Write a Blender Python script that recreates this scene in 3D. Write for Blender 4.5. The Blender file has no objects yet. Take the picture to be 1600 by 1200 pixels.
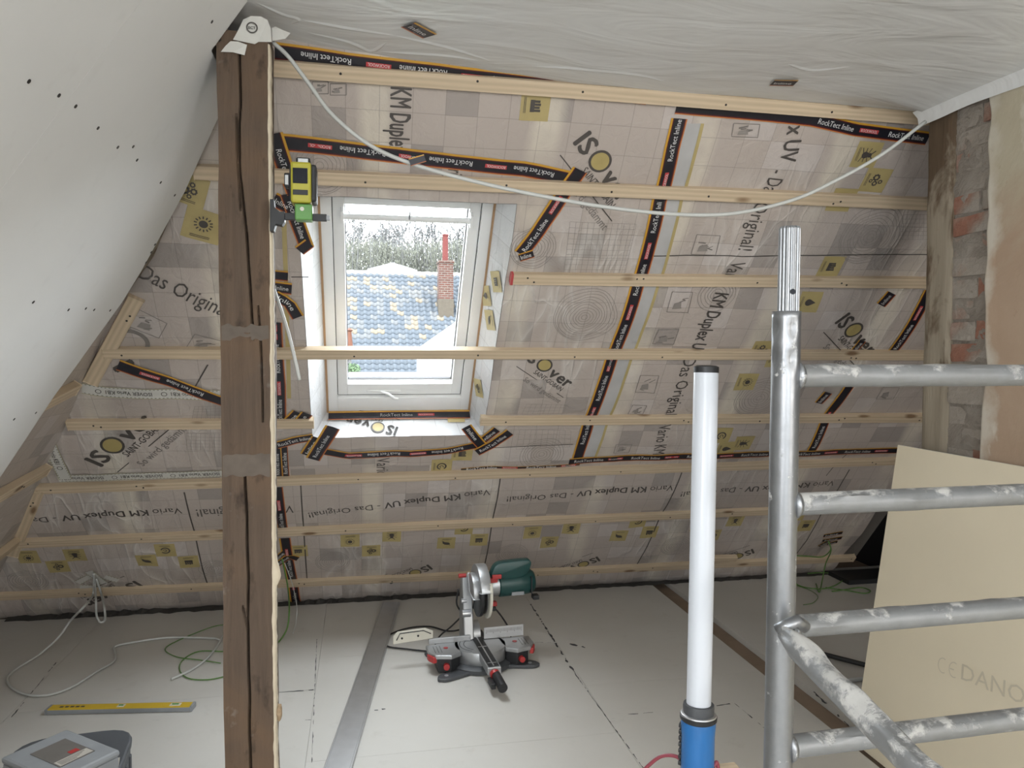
import bpy, bmesh, math, random
from mathutils import Vector, Matrix, noise
random.seed(7)
R = math.radians
SC = bpy.context.scene
COL = SC.collection

# ------------------------------------------------------------------ camera
CAM_POS = Vector((0.0, 0.0, 1.55))
YAW, PITCH, ROLL, FPX = R(11.13), R(-2.4), R(0.255), 1200.0
fw = Vector((math.sin(YAW)*math.cos(PITCH), math.cos(YAW)*math.cos(PITCH), math.sin(PITCH)))
rt0 = Vector((math.cos(YAW), -math.sin(YAW), 0)); up0 = rt0.cross(fw)
rt = rt0*math.cos(ROLL) + up0*math.sin(ROLL); up = up0*math.cos(ROLL) - rt0*math.sin(ROLL)
cam = bpy.data.cameras.new('camera'); cam.sensor_width = 36.0; cam.lens = FPX/1600*36; cam.clip_start = .05; cam.clip_end = 500
camo = bpy.data.objects.new('camera', cam); COL.objects.link(camo)
camo.matrix_world = Matrix(((rt.x, up.x, -fw.x, CAM_POS.x), (rt.y, up.y, -fw.y, CAM_POS.y), (rt.z, up.z, -fw.z, CAM_POS.z), (0, 0, 0, 1)))
SC.camera = camo

# ------------------------------------------------------------------ light
wd = bpy.data.worlds.new('sky'); SC.world = wd; wd.use_nodes = True
bg = wd.node_tree.nodes['Background']; bg.inputs[0].default_value = (0.90, 0.95, 1.0, 1); bg.inputs[1].default_value = 21.0
def area(name, loc, rot, sx, sy, power, col=(1, 1, 1), portal=False):
    l = bpy.data.lights.new(name, 'AREA'); l.shape = 'RECTANGLE'; l.size = sx; l.size_y = sy; l.energy = power; l.color = col
    if portal: l.cycles.is_portal = True
    o = bpy.data.objects.new(name, l); COL.objects.link(o); o.location = loc; o.rotation_euler = rot; return o
sun = bpy.data.lights.new('sun', 'SUN'); sun.energy = 9.0; sun.angle = R(1.5); sun.color = (1, .95, .86)
suno = bpy.data.objects.new('sun', sun); COL.objects.link(suno)
suno.rotation_euler = Vector((.45, .8, -.62)).to_track_quat('-Z', 'Y').to_euler()
# portal that guides the sky light through the roof window
_n = Vector((0, -math.sin(R(50)), -math.cos(R(50)))); _c = Vector((.197, 4.86-2.14*math.cos(R(50)), 2.14*math.sin(R(50))))-_n*.29
area('window_portal', _c, _n.to_track_quat('-Z', 'Y').to_euler(), .56, 1.10, 1, portal=True)
# unseen area light behind the camera, added as fill for assumed gable windows
area('rear_fill_light', (0.3, -3.0, 1.75), (R(90), 0, R(0)), 2.0, 1.5, 62, (.93, .97, 1.0))
# unseen fill light added at the left slope, brightens the board and wall at right
_m = Vector((.8286, 0, -.56)); area('left_fill_light', Vector((-2.065+.676*1.75, -.75, 1.75))+_m*.02, _m.to_track_quat('-Z', 'Y').to_euler(), .7, 1.1, 55, (.96, .98, 1.0))
area('right_rear_fill_light', (2.95, -3.0, 1.6), (R(90), 0, R(0)), 1.2, 1.5, 70, (1.0, .96, .90))  # another unseen fill light, added to brighten the film at right
SC.cycles.adaptive_threshold = .08; SC.cycles.max_bounces = 6; SC.cycles.diffuse_bounces = 4; SC.cycles.glossy_bounces = 3; SC.cycles.transmission_bounces = 2; SC.cycles.transparent_max_bounces = 6; SC.cycles.caustics_reflective = False; SC.cycles.caustics_refractive = False
SC.view_settings.view_transform = 'Standard'; SC.view_settings.look = 'None'
SC.view_settings.exposure = 0.22; SC.view_settings.gamma = 1.0; SC.view_settings.use_curve_mapping = False

# ------------------------------------------------------------------ pixel -> place helpers
def ray(u, v): return rt*((u-800)/FPX) + up*((600-v)/FPX) + fw
def on_plane(u, v, p, n):
    d = ray(u, v); return CAM_POS + d*((Vector(p)-CAM_POS).dot(n)/d.dot(n))
def proj(P):
    d = Vector(P)-CAM_POS; z = d.dot(fw); return 800+FPX*d.dot(rt)/z, 600-FPX*d.dot(up)/z
class Frame:
    """a flat surface with its own 2-D coordinates (a right, b up as seen from the room, n into the room)"""
    def __init__(s, o, ea, eb, disp=None):
        s.o = Vector(o); s.ea = Vector(ea).normalized(); s.eb = Vector(eb).normalized(); s.n = s.ea.cross(s.eb); s.disp = disp
    def P(s, a, b, off=0.0, flat=False):
        d = off + (s.disp(a, b) if s.disp and not flat else 0.0)
        return s.o + s.ea*a + s.eb*b + s.n*d
    def px(s, u, v, off=0.0):
        q = on_plane(u, v, s.o+s.n*off, s.n) - s.o; return q.dot(s.ea), q.dot(s.eb)
    def mat(s, a, b, off=0.0, ang=0.0):
        x = s.ea*math.cos(ang)+s.eb*math.sin(ang); y = s.eb*math.cos(ang)-s.ea*math.sin(ang); p = s.P(a, b, off, True)
        return Matrix(((x.x, y.x, s.n.x, p.x), (x.y, y.y, s.n.y, p.y), (x.z, y.z, s.n.z, p.z), (0, 0, 0, 1)))
AL = R(50); Y0 = 4.86
BATTEN_T = [.23, .77, 1.19, 1.58, 2.03, 2.47, 2.885, 3.28]
def wrinkle(x, t):
    lo = 0.0; hi = 3.45
    for b in BATTEN_T:
        if b-.03 <= t: lo = max(lo, b-.03)
        else: hi = min(hi, b-.03)
    q = max(0.0, min(1.0, (t-lo)/(hi-lo))); s = math.sin(q*math.pi)
    n1 = noise.noise((x*1.6, t*2.6, 3.1)); n2 = noise.noise((x*5+t*2.1, t*4-x*1.2, 9.7)); n3 = abs(noise.noise((x*3.1+t*1.7, t*1.3-x*.6, 5.5)))
    s = s**.7; return s*(.014+.009*n1+.007*n2) + s*.014*max(0, .30-n3) + .0025*s*noise.noise((x*17+t*6, t*9-x*5, 2.2))
ROOF = Frame((0, Y0, 0), (1, 0, 0), (0, -math.cos(AL), math.sin(AL)), wrinkle)
LK = .676
LEFT = Frame((-2.145, 0, 0), (0, 1, 0), (LK, 0, 1))
LEFTB = Frame((-2.065, 0, 0), (0, 1, 0), (LK, 0, 1))       # face of the plasterboard
FLOOR = Frame((0, 0, 0), (1, 0, 0), (0, 1, 0))
WR_X = 2.13
WALLR = Frame((WR_X, 0, 0), (0, -1, 0), (0, 0, 1))
def ceil_z(x, y):
    z = 2.585 - .014*max(0, x+.4)
    k = max(0.0, min(1.0, (x-1.15)/.95)); z -= .115*k*k
    z += .010*noise.noise((x*1.1, y*1.4, 1.0)) + .004*noise.noise((x*5, y*3, 4.0))
    return z

# ------------------------------------------------------------------ mesh helpers
class MB:
    def __init__(s): s.v = []; s.f = []; s.uv = {}
    def add(s, vs, fs, M=None):
        k = len(s.v); s.v += [tuple(M @ Vector(p)) if M else tuple(p) for p in vs]; s.f += [tuple(i+k for i in f) for f in fs]; return s
    def box(s, x0, x1, y0, y1, z0, z1, M=None):
        vs = [(x, y, z) for z in (z0, z1) for y in (y0, y1) for x in (x0, x1)]
        return s.add(vs, [(0, 2, 3, 1), (4, 5, 7, 6), (0, 1, 5, 4), (2, 6, 7, 3), (0, 4, 6, 2), (1, 3, 7, 5)], M)
    def prism(s, poly, z0, z1, M=None):
        n = len(poly); vs = [(x, y, z0) for x, y in poly]+[(x, y, z1) for x, y in poly]
        fs = [tuple(range(n-1, -1, -1)), tuple(range(n, 2*n))]+[(i, (i+1) % n, n+(i+1) % n, n+i) for i in range(n)]
        return s.add(vs, fs, M)
    def cyl(s, p0, p1, r0, r1=None, n=16, caps=True):
        p0 = Vector(p0); p1 = Vector(p1); r1 = r0 if r1 is None else r1
        d = (p1-p0).normalized(); a = d.orthogonal().normalized(); b = d.cross(a); vs = []
        for p, r in ((p0, r0), (p1, r1)):
            for i in range(n):
                q = 2*math.pi*i/n; vs.append(p+a*math.cos(q)*r+b*math.sin(q)*r)
        fs = [(i, (i+1) % n, n+(i+1) % n, n+i) for i in range(n)]
        if caps: fs += [tuple(range(n-1, -1, -1)), tuple(range(n, 2*n))]
        return s.add(vs, fs)
    def lathe(s, prof, n=24, M=None):
        vs = [(r*math.cos(2*math.pi*i/n), r*math.sin(2*math.pi*i/n), z) for r, z in prof for i in range(n)]; fs = []
        for k in range(len(prof)-1):
            fs += [(k*n+i, k*n+(i+1) % n, (k+1)*n+(i+1) % n, (k+1)*n+i) for i in range(n)]
        fs += [tuple(range(n-1, -1, -1)), tuple((len(prof)-1)*n+i for i in range(n))]
        return s.add(vs, fs, M)
    def tube(s, pts, r, n=8):
        pts = [Vector(p) for p in pts]; m = len(pts); vs = []; a = None
        for i, p in enumerate(pts):
            t = (pts[min(i+1, m-1)]-pts[max(i-1, 0)]).normalized()
            a = t.orthogonal().normalized() if a is None else (a-t*a.dot(t)).normalized()
            b = t.cross(a); rr = r(i/(m-1)) if callable(r) else r
            for j in range(n):
                q = 2*math.pi*j/n; vs.append(p+a*math.cos(q)*rr+b*math.sin(q)*rr)
        fs = [(i*n+j, i*n+(j+1) % n, (i+1)*n+(j+1) % n, (i+1)*n+j) for i in range(m-1) for j in range(n)]
        fs += [tuple(range(n-1, -1, -1)), tuple((m-1)*n+j for j in range(n))]
        return s.add(vs, fs)
    def build(s, name, mat, parent=None, matrix=None, smooth=False, bevel=0, uvs=None):
        me = bpy.data.meshes.new(name); me.from_pydata([tuple(p) for p in s.v], [], s.f)
        if mat: me.materials.append(mat)
        if uvs:
            L = me.uv_layers.new(name='UVMap')
            for lp in me.loops: L.data[lp.index].uv = uvs[lp.vertex_index]
        if bevel:
            bm = bmesh.new(); bm.from_mesh(me)
            ed = [e for e in bm.edges if len(e.link_faces) == 2 and e.calc_face_angle(0) > .5]
            bmesh.ops.bevel(bm, geom=ed, offset=bevel, segments=2, affect='EDGES', profile=.5); bm.to_mesh(me); bm.free()
        if smooth:
            me.polygons.foreach_set('use_smooth', [True]*len(me.polygons))
            if smooth != 'all':
                try: me.set_sharp_from_angle(angle=R(38))
                except Exception: pass
        me.update()
        return place(name, me, parent, matrix)
def place(name, me, parent=None, matrix=None):
    o = bpy.data.objects.new(name, me); COL.objects.link(o)
    if parent is not None:
        o.parent = parent
        if matrix is None: o.matrix_parent_inverse = parent_world(parent).inverted()   # verts given in world space
        else: o.matrix_basis = matrix                                                   # placed in the parent's space
    elif matrix is not None: o.matrix_world = matrix
    WORLD[o.name] = (matrix or Matrix()) if parent is None else (parent_world(parent) @ matrix if matrix is not None else Matrix())
    return o
WORLD = {}
def parent_world(o): return WORLD.get(o.name, Matrix())
def tag(o, label=None, cat=None, group=None, kind=None):
    if label: o['label'] = label
    if cat: o['category'] = cat
    if group: o['group'] = group
    if kind: o['kind'] = kind
    return o
def empty(name, M, label=None, cat=None, group=None, kind=None):
    o = bpy.data.objects.new(name, None); COL.objects.link(o)
    if not isinstance(M, Matrix): M = Matrix.Translation(Vector(M))
    o.matrix_world = M; o.empty_display_size = .1; WORLD[o.name] = M.copy()
    return tag(o, label, cat, group, kind)
def spline(pts, k=8):
    P = [Vector(p) for p in pts]; P = [P[0]*2-P[1]]+P+[P[-1]*2-P[-2]]; out = []
    for i in range(1, len(P)-2):
        for j in range(k):
            t = j/k; a, b, c, d = P[i-1:i+3]
            out.append(.5*((2*b)+(c-a)*t+(2*a-5*b+4*c-d)*t*t+(3*b-a-3*c+d)*t**3))
    return out+[P[-2]]

# ------------------------------------------------------------------ materials
class NT:
    def __init__(s, name):
        s.m = bpy.data.materials.new(name); s.m.use_nodes = True; s.t = s.m.node_tree; s.t.nodes.clear()
        s.out = s.t.nodes.new('ShaderNodeOutputMaterial'); s.b = s.t.nodes.new('ShaderNodeBsdfPrincipled'); s.t.links.new(s.b.outputs[0], s.out.inputs[0])
    def n(s, kind, outp=0, ins={}, **props):
        nd = s.t.nodes.new('ShaderNode'+kind)
        for k, v in props.items(): setattr(nd, k, v)
        for k, v in ins.items(): s.set(nd.inputs[k], v)
        return nd.outputs[outp]
    def set(s, sock, v):
        if isinstance(v, bpy.types.NodeSocket): s.t.links.new(v, sock)
        elif isinstance(v, (tuple, list)) and len(v) == 3 and sock.type == 'RGBA': sock.default_value = (*v, 1)
        else: sock.default_value = v
    def math(s, op, a, b=0.0, c=None, clamp=False):
        nd = s.t.nodes.new('ShaderNodeMath'); nd.operation = op; nd.use_clamp = clamp
        s.set(nd.inputs[0], a); s.set(nd.inputs[1], b)
        if c is not None: s.set(nd.inputs[2], c)
        return nd.outputs[0]
    def mix(s, f, a, b, mode='MIX'):
        nd = s.t.nodes.new('ShaderNodeMix'); nd.data_type = 'RGBA'; nd.blend_type = mode
        s.set(nd.inputs[0], f); s.set(nd.inputs[6], a); s.set(nd.inputs[7], b); return nd.outputs[2]
    def noise(s, vec, scale=5, detail=4, rough=.55, dist=0): return s.n('TexNoise', 0, {'Vector': vec, 'Scale': scale, 'Detail': detail, 'Roughness': rough, 'Distortion': dist})
    def mapv(s, vec, scale=(1, 1, 1), loc=(0, 0, 0), rot=(0, 0, 0)): return s.n('Mapping', 0, {'Vector': vec, 'Scale': scale, 'Location': loc, 'Rotation': rot})
    def ramp(s, f, lo, hi): return s.n('MapRange', 0, {'Value': f, 'From Min': lo, 'From Max': hi})
    def obj(s): return s.n('TexCoord', 3)
    def uv(s): return s.n('TexCoord', 2)
    def sep(s, v):
        nd = s.t.nodes.new('ShaderNodeSeparateXYZ'); s.set(nd.inputs[0], v); return nd.outputs
    def comb(s, x, y, z=0.0):
        nd = s.t.nodes.new('ShaderNodeCombineXYZ'); s.set(nd.inputs[0], x); s.set(nd.inputs[1], y); s.set(nd.inputs[2], z); return nd.outputs[0]
    def bump(s, h, strength=.3, dist=.01):
        s.set(s.b.inputs['Normal'], s.n('Bump', 0, {'Height': h, 'Strength': strength, 'Distance': dist}))
    def fin(s, col=None, rough=None, metal=None, **kw):
        if col is not None: s.set(s.b.inputs['Base Color'], col)
        if rough is not None: s.set(s.b.inputs['Roughness'], rough)
        if metal is not None: s.set(s.b.inputs['Metallic'], metal)
        for k, v in kw.items(): s.set(s.b.inputs[k.replace('_', ' ')], v)
        return s.m
MT = {}
def simple(name, col, rough=.5, metal=0, var=.12, scale=18, **kw):
    t = NT(name); nz = t.noise(t.obj(), scale, 4)
    c = t.mix(nz, tuple(x*(1-var) for x in col), tuple(min(1, x*(1+var)) for x in col))
    t.bump(nz, .06, .004)
    MT[name] = t.fin(c, rough, metal, **kw); return MT[name]

def wood(name, c0, c1, knot=(.16, .08, .03), grain=1.0, rough=.6):
    t = NT(name); o = t.obj(); rnd = t.n('ObjectInfo', 5)
    sh = t.n('VectorMath', 0, {0: o, 1: t.comb(t.math('MULTIPLY', rnd, 37.0), t.math('MULTIPLY', rnd, 11.0), rnd)}, operation='ADD')
    g = t.noise(t.mapv(sh, (1.3, 30, 30)), 2.2, 6, .62, .6)
    r = t.n('TexWave', 1, {'Vector': t.mapv(sh, (.8, 9, 9)), 'Scale': 1.6, 'Distortion': 5.0, 'Detail': 3.0, 'Detail Scale': .7}, wave_type='BANDS', bands_direction='Y')
    c = t.mix(g, c0, c1); c = t.mix(t.math('MULTIPLY', r, .35*grain), c, tuple(x*.62 for x in c0))
    vo = t.n('TexVoronoi', 0, {'Vector': t.mapv(sh, (3.2, 9, 9)), 'Scale': 1.0, 'Randomness': 1.0})
    kf = t.ramp(vo, .16, .07)
    c = t.mix(t.math('MULTIPLY', kf, .85), c, knot)
    t.bump(g, .18, .004); MT[name] = t.fin(c, rough); return MT[name]
wood('pine', (.55, .425, .285), (.70, .575, .42))
def m_greywood():
    t = NT('old_grey_wood'); o = t.obj(); g = t.noise(t.mapv(o, (30, 30, 1.5)), 2.0, 6, .6, .4); s = t.noise(t.mapv(o, (2, 3, 1.2)), 3.0, 5, .6, .6); z = t.sep(o)[2]
    c = t.mix(g, (.20, .165, .12), (.36, .31, .24)); d = t.mix(g, (.055, .036, .02), (.15, .10, .06))
    c = t.mix(t.ramp(t.math('ADD', s, t.math('MULTIPLY', t.math('SUBTRACT', z, 1.75), .32)), .50, .62), c, d); t.bump(g, .4, .006); MT['old_grey_wood'] = t.fin(c, .85)
m_greywood()

def m_oldbeam():
    t = NT('old_beam'); o = t.obj()
    g = t.noise(t.mapv(o, (26, 26, 1.6)), 2.0, 7, .65, .5); s = t.noise(o, 2.6, 5, .6, .8); s2 = t.noise(t.mapv(o, (3, 3, 1.4)), 6, 5, .6)
    c = t.mix(g, (.046, .031, .022), (.150, .104, .072)); c = t.mix(t.ramp(s, .45, .72), c, (.135, .084, .050))
    c = t.mix(t.ramp(s2, .58, .75), c, (.028, .016, .010)); d = t.noise(o, 9, 4, .6)
    z = t.sep(o)[2]
    c = t.mix(t.math('MULTIPLY', t.ramp(d, .66, .78), .55), c, (.33, .31, .28))
    t.bump(t.math('ADD', g, t.math('MULTIPLY', s2, .6)), .45, .01); MT['old_beam'] = t.fin(c, .82)
m_oldbeam()

def m_membrane(name, seed=0.0, base=((.40, .345, .310), (.51, .450, .410)), streak=1.0, tiles=1.0):
    t = NT(name); uv = t.uv(); o = t.obj(); x, y, _ = t.sep(uv)
    wz = t.noise(o, 2.0, 3, .5)
    T = .118
    gx = t.math('DIVIDE', x, T); gy = t.math('DIVIDE', y, T)
    fx = t.math('FLOOR', gx); fy = t.math('FLOOR', gy)
    rnd = t.n('TexWhiteNoise', 0, {'Vector': t.comb(fx, fy, seed)}, noise_dimensions='3D')
    big = t.noise(o, .9, 4, .55); fine = t.noise(t.mapv(o, (4, 4, 4)), 9, 5, .7)
    c = t.mix(t.math('ADD', t.math('MULTIPLY', big, .7), t.math('MULTIPLY', fine, .3)), base[0], base[1])
    dk = t.math('GREATER_THAN', rnd, .86); lt = t.math('LESS_THAN', rnd, .10)
    c = t.mix(t.math('MULTIPLY', dk, .55*tiles), c, (.26, .235, .222)); c = t.mix(t.math('MULTIPLY', lt, .35), c, (.60, .56, .55))
    # pale rafters showing through the film
    X, Yo, Zo = t.sep(o)
    wob = t.math('ADD', X, t.math('MULTIPLY', t.math('SUBTRACT', t.noise(o, 1.6, 2), .5), .10))
    fr = t.math('FRACT', t.math('DIVIDE', t.math('ADD', wob, .245), .62))
    band = t.math('MULTIPLY', t.ramp(t.math('ABSOLUTE', t.math('SUBTRACT', fr, .5)), .12, .055), t.ramp(t.noise(o, 3.0, 3), .35, .62))
    c = t.mix(t.math('MULTIPLY', band, .7*streak), c, (.68, .62, .52))
    # creases: pale highlight streaks painted into the colour, raised in the bump too
    def ridge(v, sc, p): return t.math('POWER', t.math('SUBTRACT', 1.0, t.math('ABSOLUTE', t.math('SUBTRACT', t.math('MULTIPLY', t.noise(v, sc, 2, .45, .3), 2.0), 1.0))), p)
    r1 = ridge(t.mapv(o, (5.5, 1.0, 1.0)), 1.3, 14.0); r2 = ridge(t.mapv(o, (3.0, 1.0, 1.0), (0, 0, 0), (0, .75, 0)), 1.9, 18.0)
    crf = t.math('MULTIPLY', t.math('MAXIMUM', r1, r2), t.ramp(t.noise(o, 1.3, 2), .45, .68))
    c = t.mix(t.math('MULTIPLY', crf, .38), c, (.80, .78, .75))
    # dotted tile outlines
    ex = t.math('ABSOLUTE', t.math('SUBTRACT', t.math('FRACT', gx), .5)); ey = t.math('ABSOLUTE', t.math('SUBTRACT', t.math('FRACT', gy), .5))
    lx = t.math('GREATER_THAN', ex, .487); ly = t.math('GREATER_THAN', ey, .487)
    dx = t.math('GREATER_THAN', t.math('FRACT', t.math('MULTIPLY', gy, 22.0)), .42); dy = t.math('GREATER_THAN', t.math('FRACT', t.math('MULTIPLY', gx, 22.0)), .42)
    ln = t.math('MAXIMUM', t.math('MULTIPLY', lx, dx), t.math('MULTIPLY', ly, dy))
    c = t.mix(t.math('MULTIPLY', ln, .5), c, (.13, .11, .10))
    h = t.math('ADD', t.math('MULTIPLY', t.noise(t.mapv(o, (1, 1, 1)), 14, 4, .6, 1.2), 1.0), t.math('MULTIPLY', crf, 1.2))
    t.bump(h, .55, .010)
    MT[name] = t.fin(c, t.ramp(big, .2, .9), Specular_IOR_Level=.42)
    t.b.inputs['Roughness'].default_value = .4
    for l in list(t.t.links):
        if l.to_socket == t.b.inputs['Roughness']: t.t.links.remove(l)
    return MT[name]
m_membrane('membrane', 1.0); m_membrane('membrane_lit', 3.0, ((.56, .56, .57), (.70, .71, .72)), .3, .3)  # second film is a paler copy, window brightness put into its colour

def m_tape():
    t = NT('tape'); x, v, _ = t.sep(t.uv())
    g = lambda a: t.math('GREATER_THAN', v, a)
    c = t.mix(g(.07), (.50, .17, .045), (.085, .012, .014)); c = t.mix(g(.155), c, (.013, .013, .019))
    c = t.mix(g(.80), c, (.085, .012, .014)); c = t.mix(g(.865), c, (.55, .30, .035))
    nz = t.noise(t.obj(), 40, 3); t.bump(nz, .25, .003)
    MT['tape'] = t.fin(c, .33)
m_tape()
def m_kb():
    t = NT('white_tape'); x, v, _ = t.sep(t.uv()); e = t.math('ABSOLUTE', t.math('SUBTRACT', v, .5))
    c = t.mix(t.math('GREATER_THAN', e, .455), (.60, .59, .55), (.36, .33, .17))
    d = t.math('MULTIPLY', t.math('GREATER_THAN', t.math('FRACT', t.math('MULTIPLY', x, 60.0)), .55), t.math('LESS_THAN', t.math('ABSOLUTE', t.math('SUBTRACT', e, .40)), .03))
    c = t.mix(d, c, (.2, .19, .17)); MT['white_tape'] = t.fin(c, .45); t.bump(t.noise(t.obj(), 30, 3), .2, .003)
m_kb()
simple('print_dark', (.075, .066, .060), .5); simple('print_soft', (.20, .18, .165), .5); simple('print_thin', (.27, .245, .225), .5)
simple('print_white', (.72, .72, .72), .4); simple('print_red', (.50, .055, .06), .4); simple('print_yellow', (.44, .355, .16), .45)
simple('print_gold', (.40, .32, .13), .45); simple('overlap_film', (.45, .445, .445), .3, var=.22, scale=7)

def m_plasterboard():
    t = NT('plasterboard'); o = t.obj(); a = t.noise(o, 3, 5, .6); b = t.noise(t.mapv(o, (1, 5, 5)), 2.2, 4); s = t.noise(o, 120, 3)
    c = t.mix(a, (.70, .70, .69), (.77, .77, .76)); c = t.mix(t.math('MULTIPLY', t.ramp(b, .62, .78), .14), c, (.45, .44, .42))
    t.bump(s, .05, .002); MT['plasterboard'] = t.fin(c, .75)
m_plasterboard()
def m_foil():
    t = NT('ceiling_foil'); o = t.obj(); a = t.noise(o, 1.2, 4)
    w = t.noise(t.mapv(o, (.8, 2.6, 1), (0, 0, 0), (0, 0, .25)), 2.4, 3, .5, 1.4)
    w2 = t.noise(t.mapv(o, (1.0, 5, 1), (0, 0, 0), (0, 0, -.3)), 5, 2, .5, .8)
    c = t.mix(a, (.67, .68, .68), (.75, .76, .76)); c = t.mix(t.math('MULTIPLY', t.ramp(w, .55, .75), .2), c, (.60, .59, .57))
    t.bump(t.math('ADD', w, t.math('MULTIPLY', w2, .04)), .35, .022); MT['ceiling_foil'] = t.fin(c, .26, Specular_IOR_Level=.5)
m_foil()
def m_floor():
    t = NT('floor_panel'); o = t.obj(); a = t.noise(o, 1.6, 5, .6); b = t.noise(o, 7, 5, .65); rnd = t.n('ObjectInfo', 5)
    c = t.mix(a, (.53, .51, .47), (.64, .63, .60)); c = t.mix(t.math('MULTIPLY', t.ramp(b, .60, .74), .22), c, (.36, .33, .29))
    c = t.mix(t.math('MULTIPLY', rnd, .10), c, (.45, .42, .36))
    sm = t.noise(t.mapv(o, (2, 11, 1), (0, 0, 0), (0, 0, .5)), 4, 3, .5, .5); sp = t.math('MULTIPLY', t.ramp(sm, .72, .76), t.ramp(t.noise(o, 3, 2), .52, .6))
    c = t.mix(t.math('MULTIPLY', sp, .6), c, (.16, .15, .15))
    t.bump(b, .06, .003); MT['floor_panel'] = t.fin(c, .5)
m_floor()
def m_plaster():
    t = NT('old_plaster'); o = t.obj(); a = t.noise(o, 2.6, 6, .62, .4); b = t.noise(t.mapv(o, (1, 1, .5)), 6, 6, .65, .6); z = t.sep(o)[2]
    zz = t.math('ADD', z, t.math('MULTIPLY', t.math('SUBTRACT', a, .5), 1.1))
    c = t.mix(t.ramp(zz, 1.85, 2.15), t.mix(b, (.34, .23, .155), (.47, .36, .265)), t.mix(b, (.40, .35, .25), (.53, .48, .37)))
    c = t.mix(t.math('MULTIPLY', t.ramp(t.noise(o, 11, 5, .7), .64, .72), .5), c, (.24, .16, .10))
    c = t.mix(t.math('MULTIPLY', t.ramp(t.noise(t.mapv(o, (1, 1.5, .7), (3, 0, 0)), 3.2, 5, .6), .61, .65), .7), c, (.64, .60, .52))
    yy = t.sep(o)[1]; c = t.mix(t.math('MULTIPLY', t.ramp(t.math('ADD', yy, t.math('MULTIPLY', t.math('SUBTRACT', t.noise(o, 5, 5, .6), .5), .22)), 2.24, 2.29), .8), c, (.60, .565, .49))
    t.bump(t.math('ADD', a, b), .35, .012); MT['old_plaster'] = t.fin(c, .88)
m_plaster()
def m_brick():
    t = NT('brick'); o = t.obj(); a = t.noise(o, 9, 6, .65); b = t.noise(o, 3.2, 5, .6); rnd = t.n('ObjectInfo', 5)
    c = t.mix(a, (.20, .085, .055), (.32, .16, .11)); m = t.ramp(t.math('ADD', b, t.math('MULTIPLY', rnd, .34)), .44, .60)
    c = t.mix(m, c, t.mix(a, (.235, .20, .165), (.36, .325, .285)))
    t.bump(a, .9, .02); MT['brick'] = t.fin(c, .9)
m_brick()
def m_mortar():
    t = NT('mortar'); o = t.obj(); a = t.noise(o, 14, 7, .7, .5); b = t.noise(o, 4, 4, .6)
    c = t.mix(a, (.16, .13, .105), (.33, .295, .255)); c = t.mix(t.math('MULTIPLY', t.ramp(b, .5, .7), .5), c, (.36, .33, .29)); t.bump(a, .9, .02); MT['mortar'] = t.fin(c, .95)
m_mortar(); simple('mortar_pale', (.135, .11, .09), .9, var=.35)
def m_alu():
    t = NT('scaffold_alu'); o = t.obj(); a = t.noise(o, 22, 5, .65); b = t.noise(t.mapv(o, (1, 1, 1)), 60, 3, .6); sp = t.ramp(t.noise(o, 30, 5, .7), .64, .69)
    c = t.mix(a, (.21, .218, .228), (.33, .338, .35)); c = t.mix(t.math('MULTIPLY', sp, .6), c, (.62, .61, .58))
    mt = t.math('SUBTRACT', .88, t.math('MULTIPLY', sp, .85)); rg = t.math('ADD', .25, t.math('MULTIPLY', t.math('MAXIMUM', sp, b), .3))
    t.bump(t.math('ADD', t.math('MULTIPLY', a, .6), sp), .25, .004); MT['scaffold_alu'] = t.fin(c, rg, mt)
m_alu()
def m_splat(name='splattered_alu', lo=.58):
    t = NT(name); o = t.obj(); a = t.noise(o, 26, 6, .65); nz = t.n('NewGeometry', 1); upw = t.sep(nz)[2]
    sp = t.ramp(t.math('ADD', t.noise(o, 12, 6, .68), t.math('MULTIPLY', upw, .10)), lo, lo+.08); dirt = t.ramp(t.noise(t.mapv(o, (1, 1, 1)), 7, 5, .7), .45, .7)
    c = t.mix(a, (.20, .206, .21), (.285, .292, .297)); c = t.mix(t.math('MULTIPLY', dirt, .4), c, (.20, .195, .18)); c = t.mix(sp, c, t.mix(a, (.33, .325, .305), (.49, .48, .46)))
    t.bump(t.math('ADD', t.math('MULTIPLY', a, .4), sp), .35, .005); MT[name] = t.fin(c, t.math('ADD', .5, t.math('MULTIPLY', sp, .3)), t.math('SUBTRACT', .55, t.math('MULTIPLY', sp, .55)))
m_splat(); m_splat('plastered_alu', .51)
simple('window_white', (.78, .79, .79), .35, var=.03); simple('gasket', (.03, .03, .032), .6); simple('spruce_edge', (.40, .25, .14), .6)
simple('cable_white', (.52, .53, .51), .45, var=.05); simple('cable_green', (.10, .22, .05), .5); simple('cable_black', (.018, .018, .02), .5)
simple('black_plastic', (.014, .015, .017), .5); simple('dark_grey_plastic', (.062, .066, .072), .5); simple('red_plastic', (.42, .035, .035), .4)
simple('green_plastic', (.012, .055, .052), .38); simple('cast_alu', (.42, .43, .44), .42, .75); simple('brushed_alu', (.56, .57, .585), .38, .9)
simple('cream_plastic', (.62, .60, .52), .4); simple('blade_steel', (.30, .30, .31), .35, .9)
simple('blue_plastic', (.018, .13, .36), .36); simple('tube_white', (.60, .63, .68), .32, var=.02); simple('pink_cable', (.25, .05, .07), .45)
simple('level_yellow', (.62, .42, .03), .4); simple('box_grey', (.27, .285, .30), .42); simple('box_dark', (.075, .082, .092), .5); simple('label_dark', (.15, .14, .13), .35); simple('label_light', (.50, .47, .42), .4)
simple('cardboard', (.36, .23, .11), .8); simple('gypsum_face', (.76, .68, .52), .8, var=.035, scale=5); simple('gypsum_core', (.74, .73, .70), .9)
simple('laser_yellow', (.42, .385, .035), .4); simple('laser_green', (.10, .27, .06), .4); simple('plain_black', (.012, .013, .015), .5); simple('lens', (.55, .57, .58), .15, .3)
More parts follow.
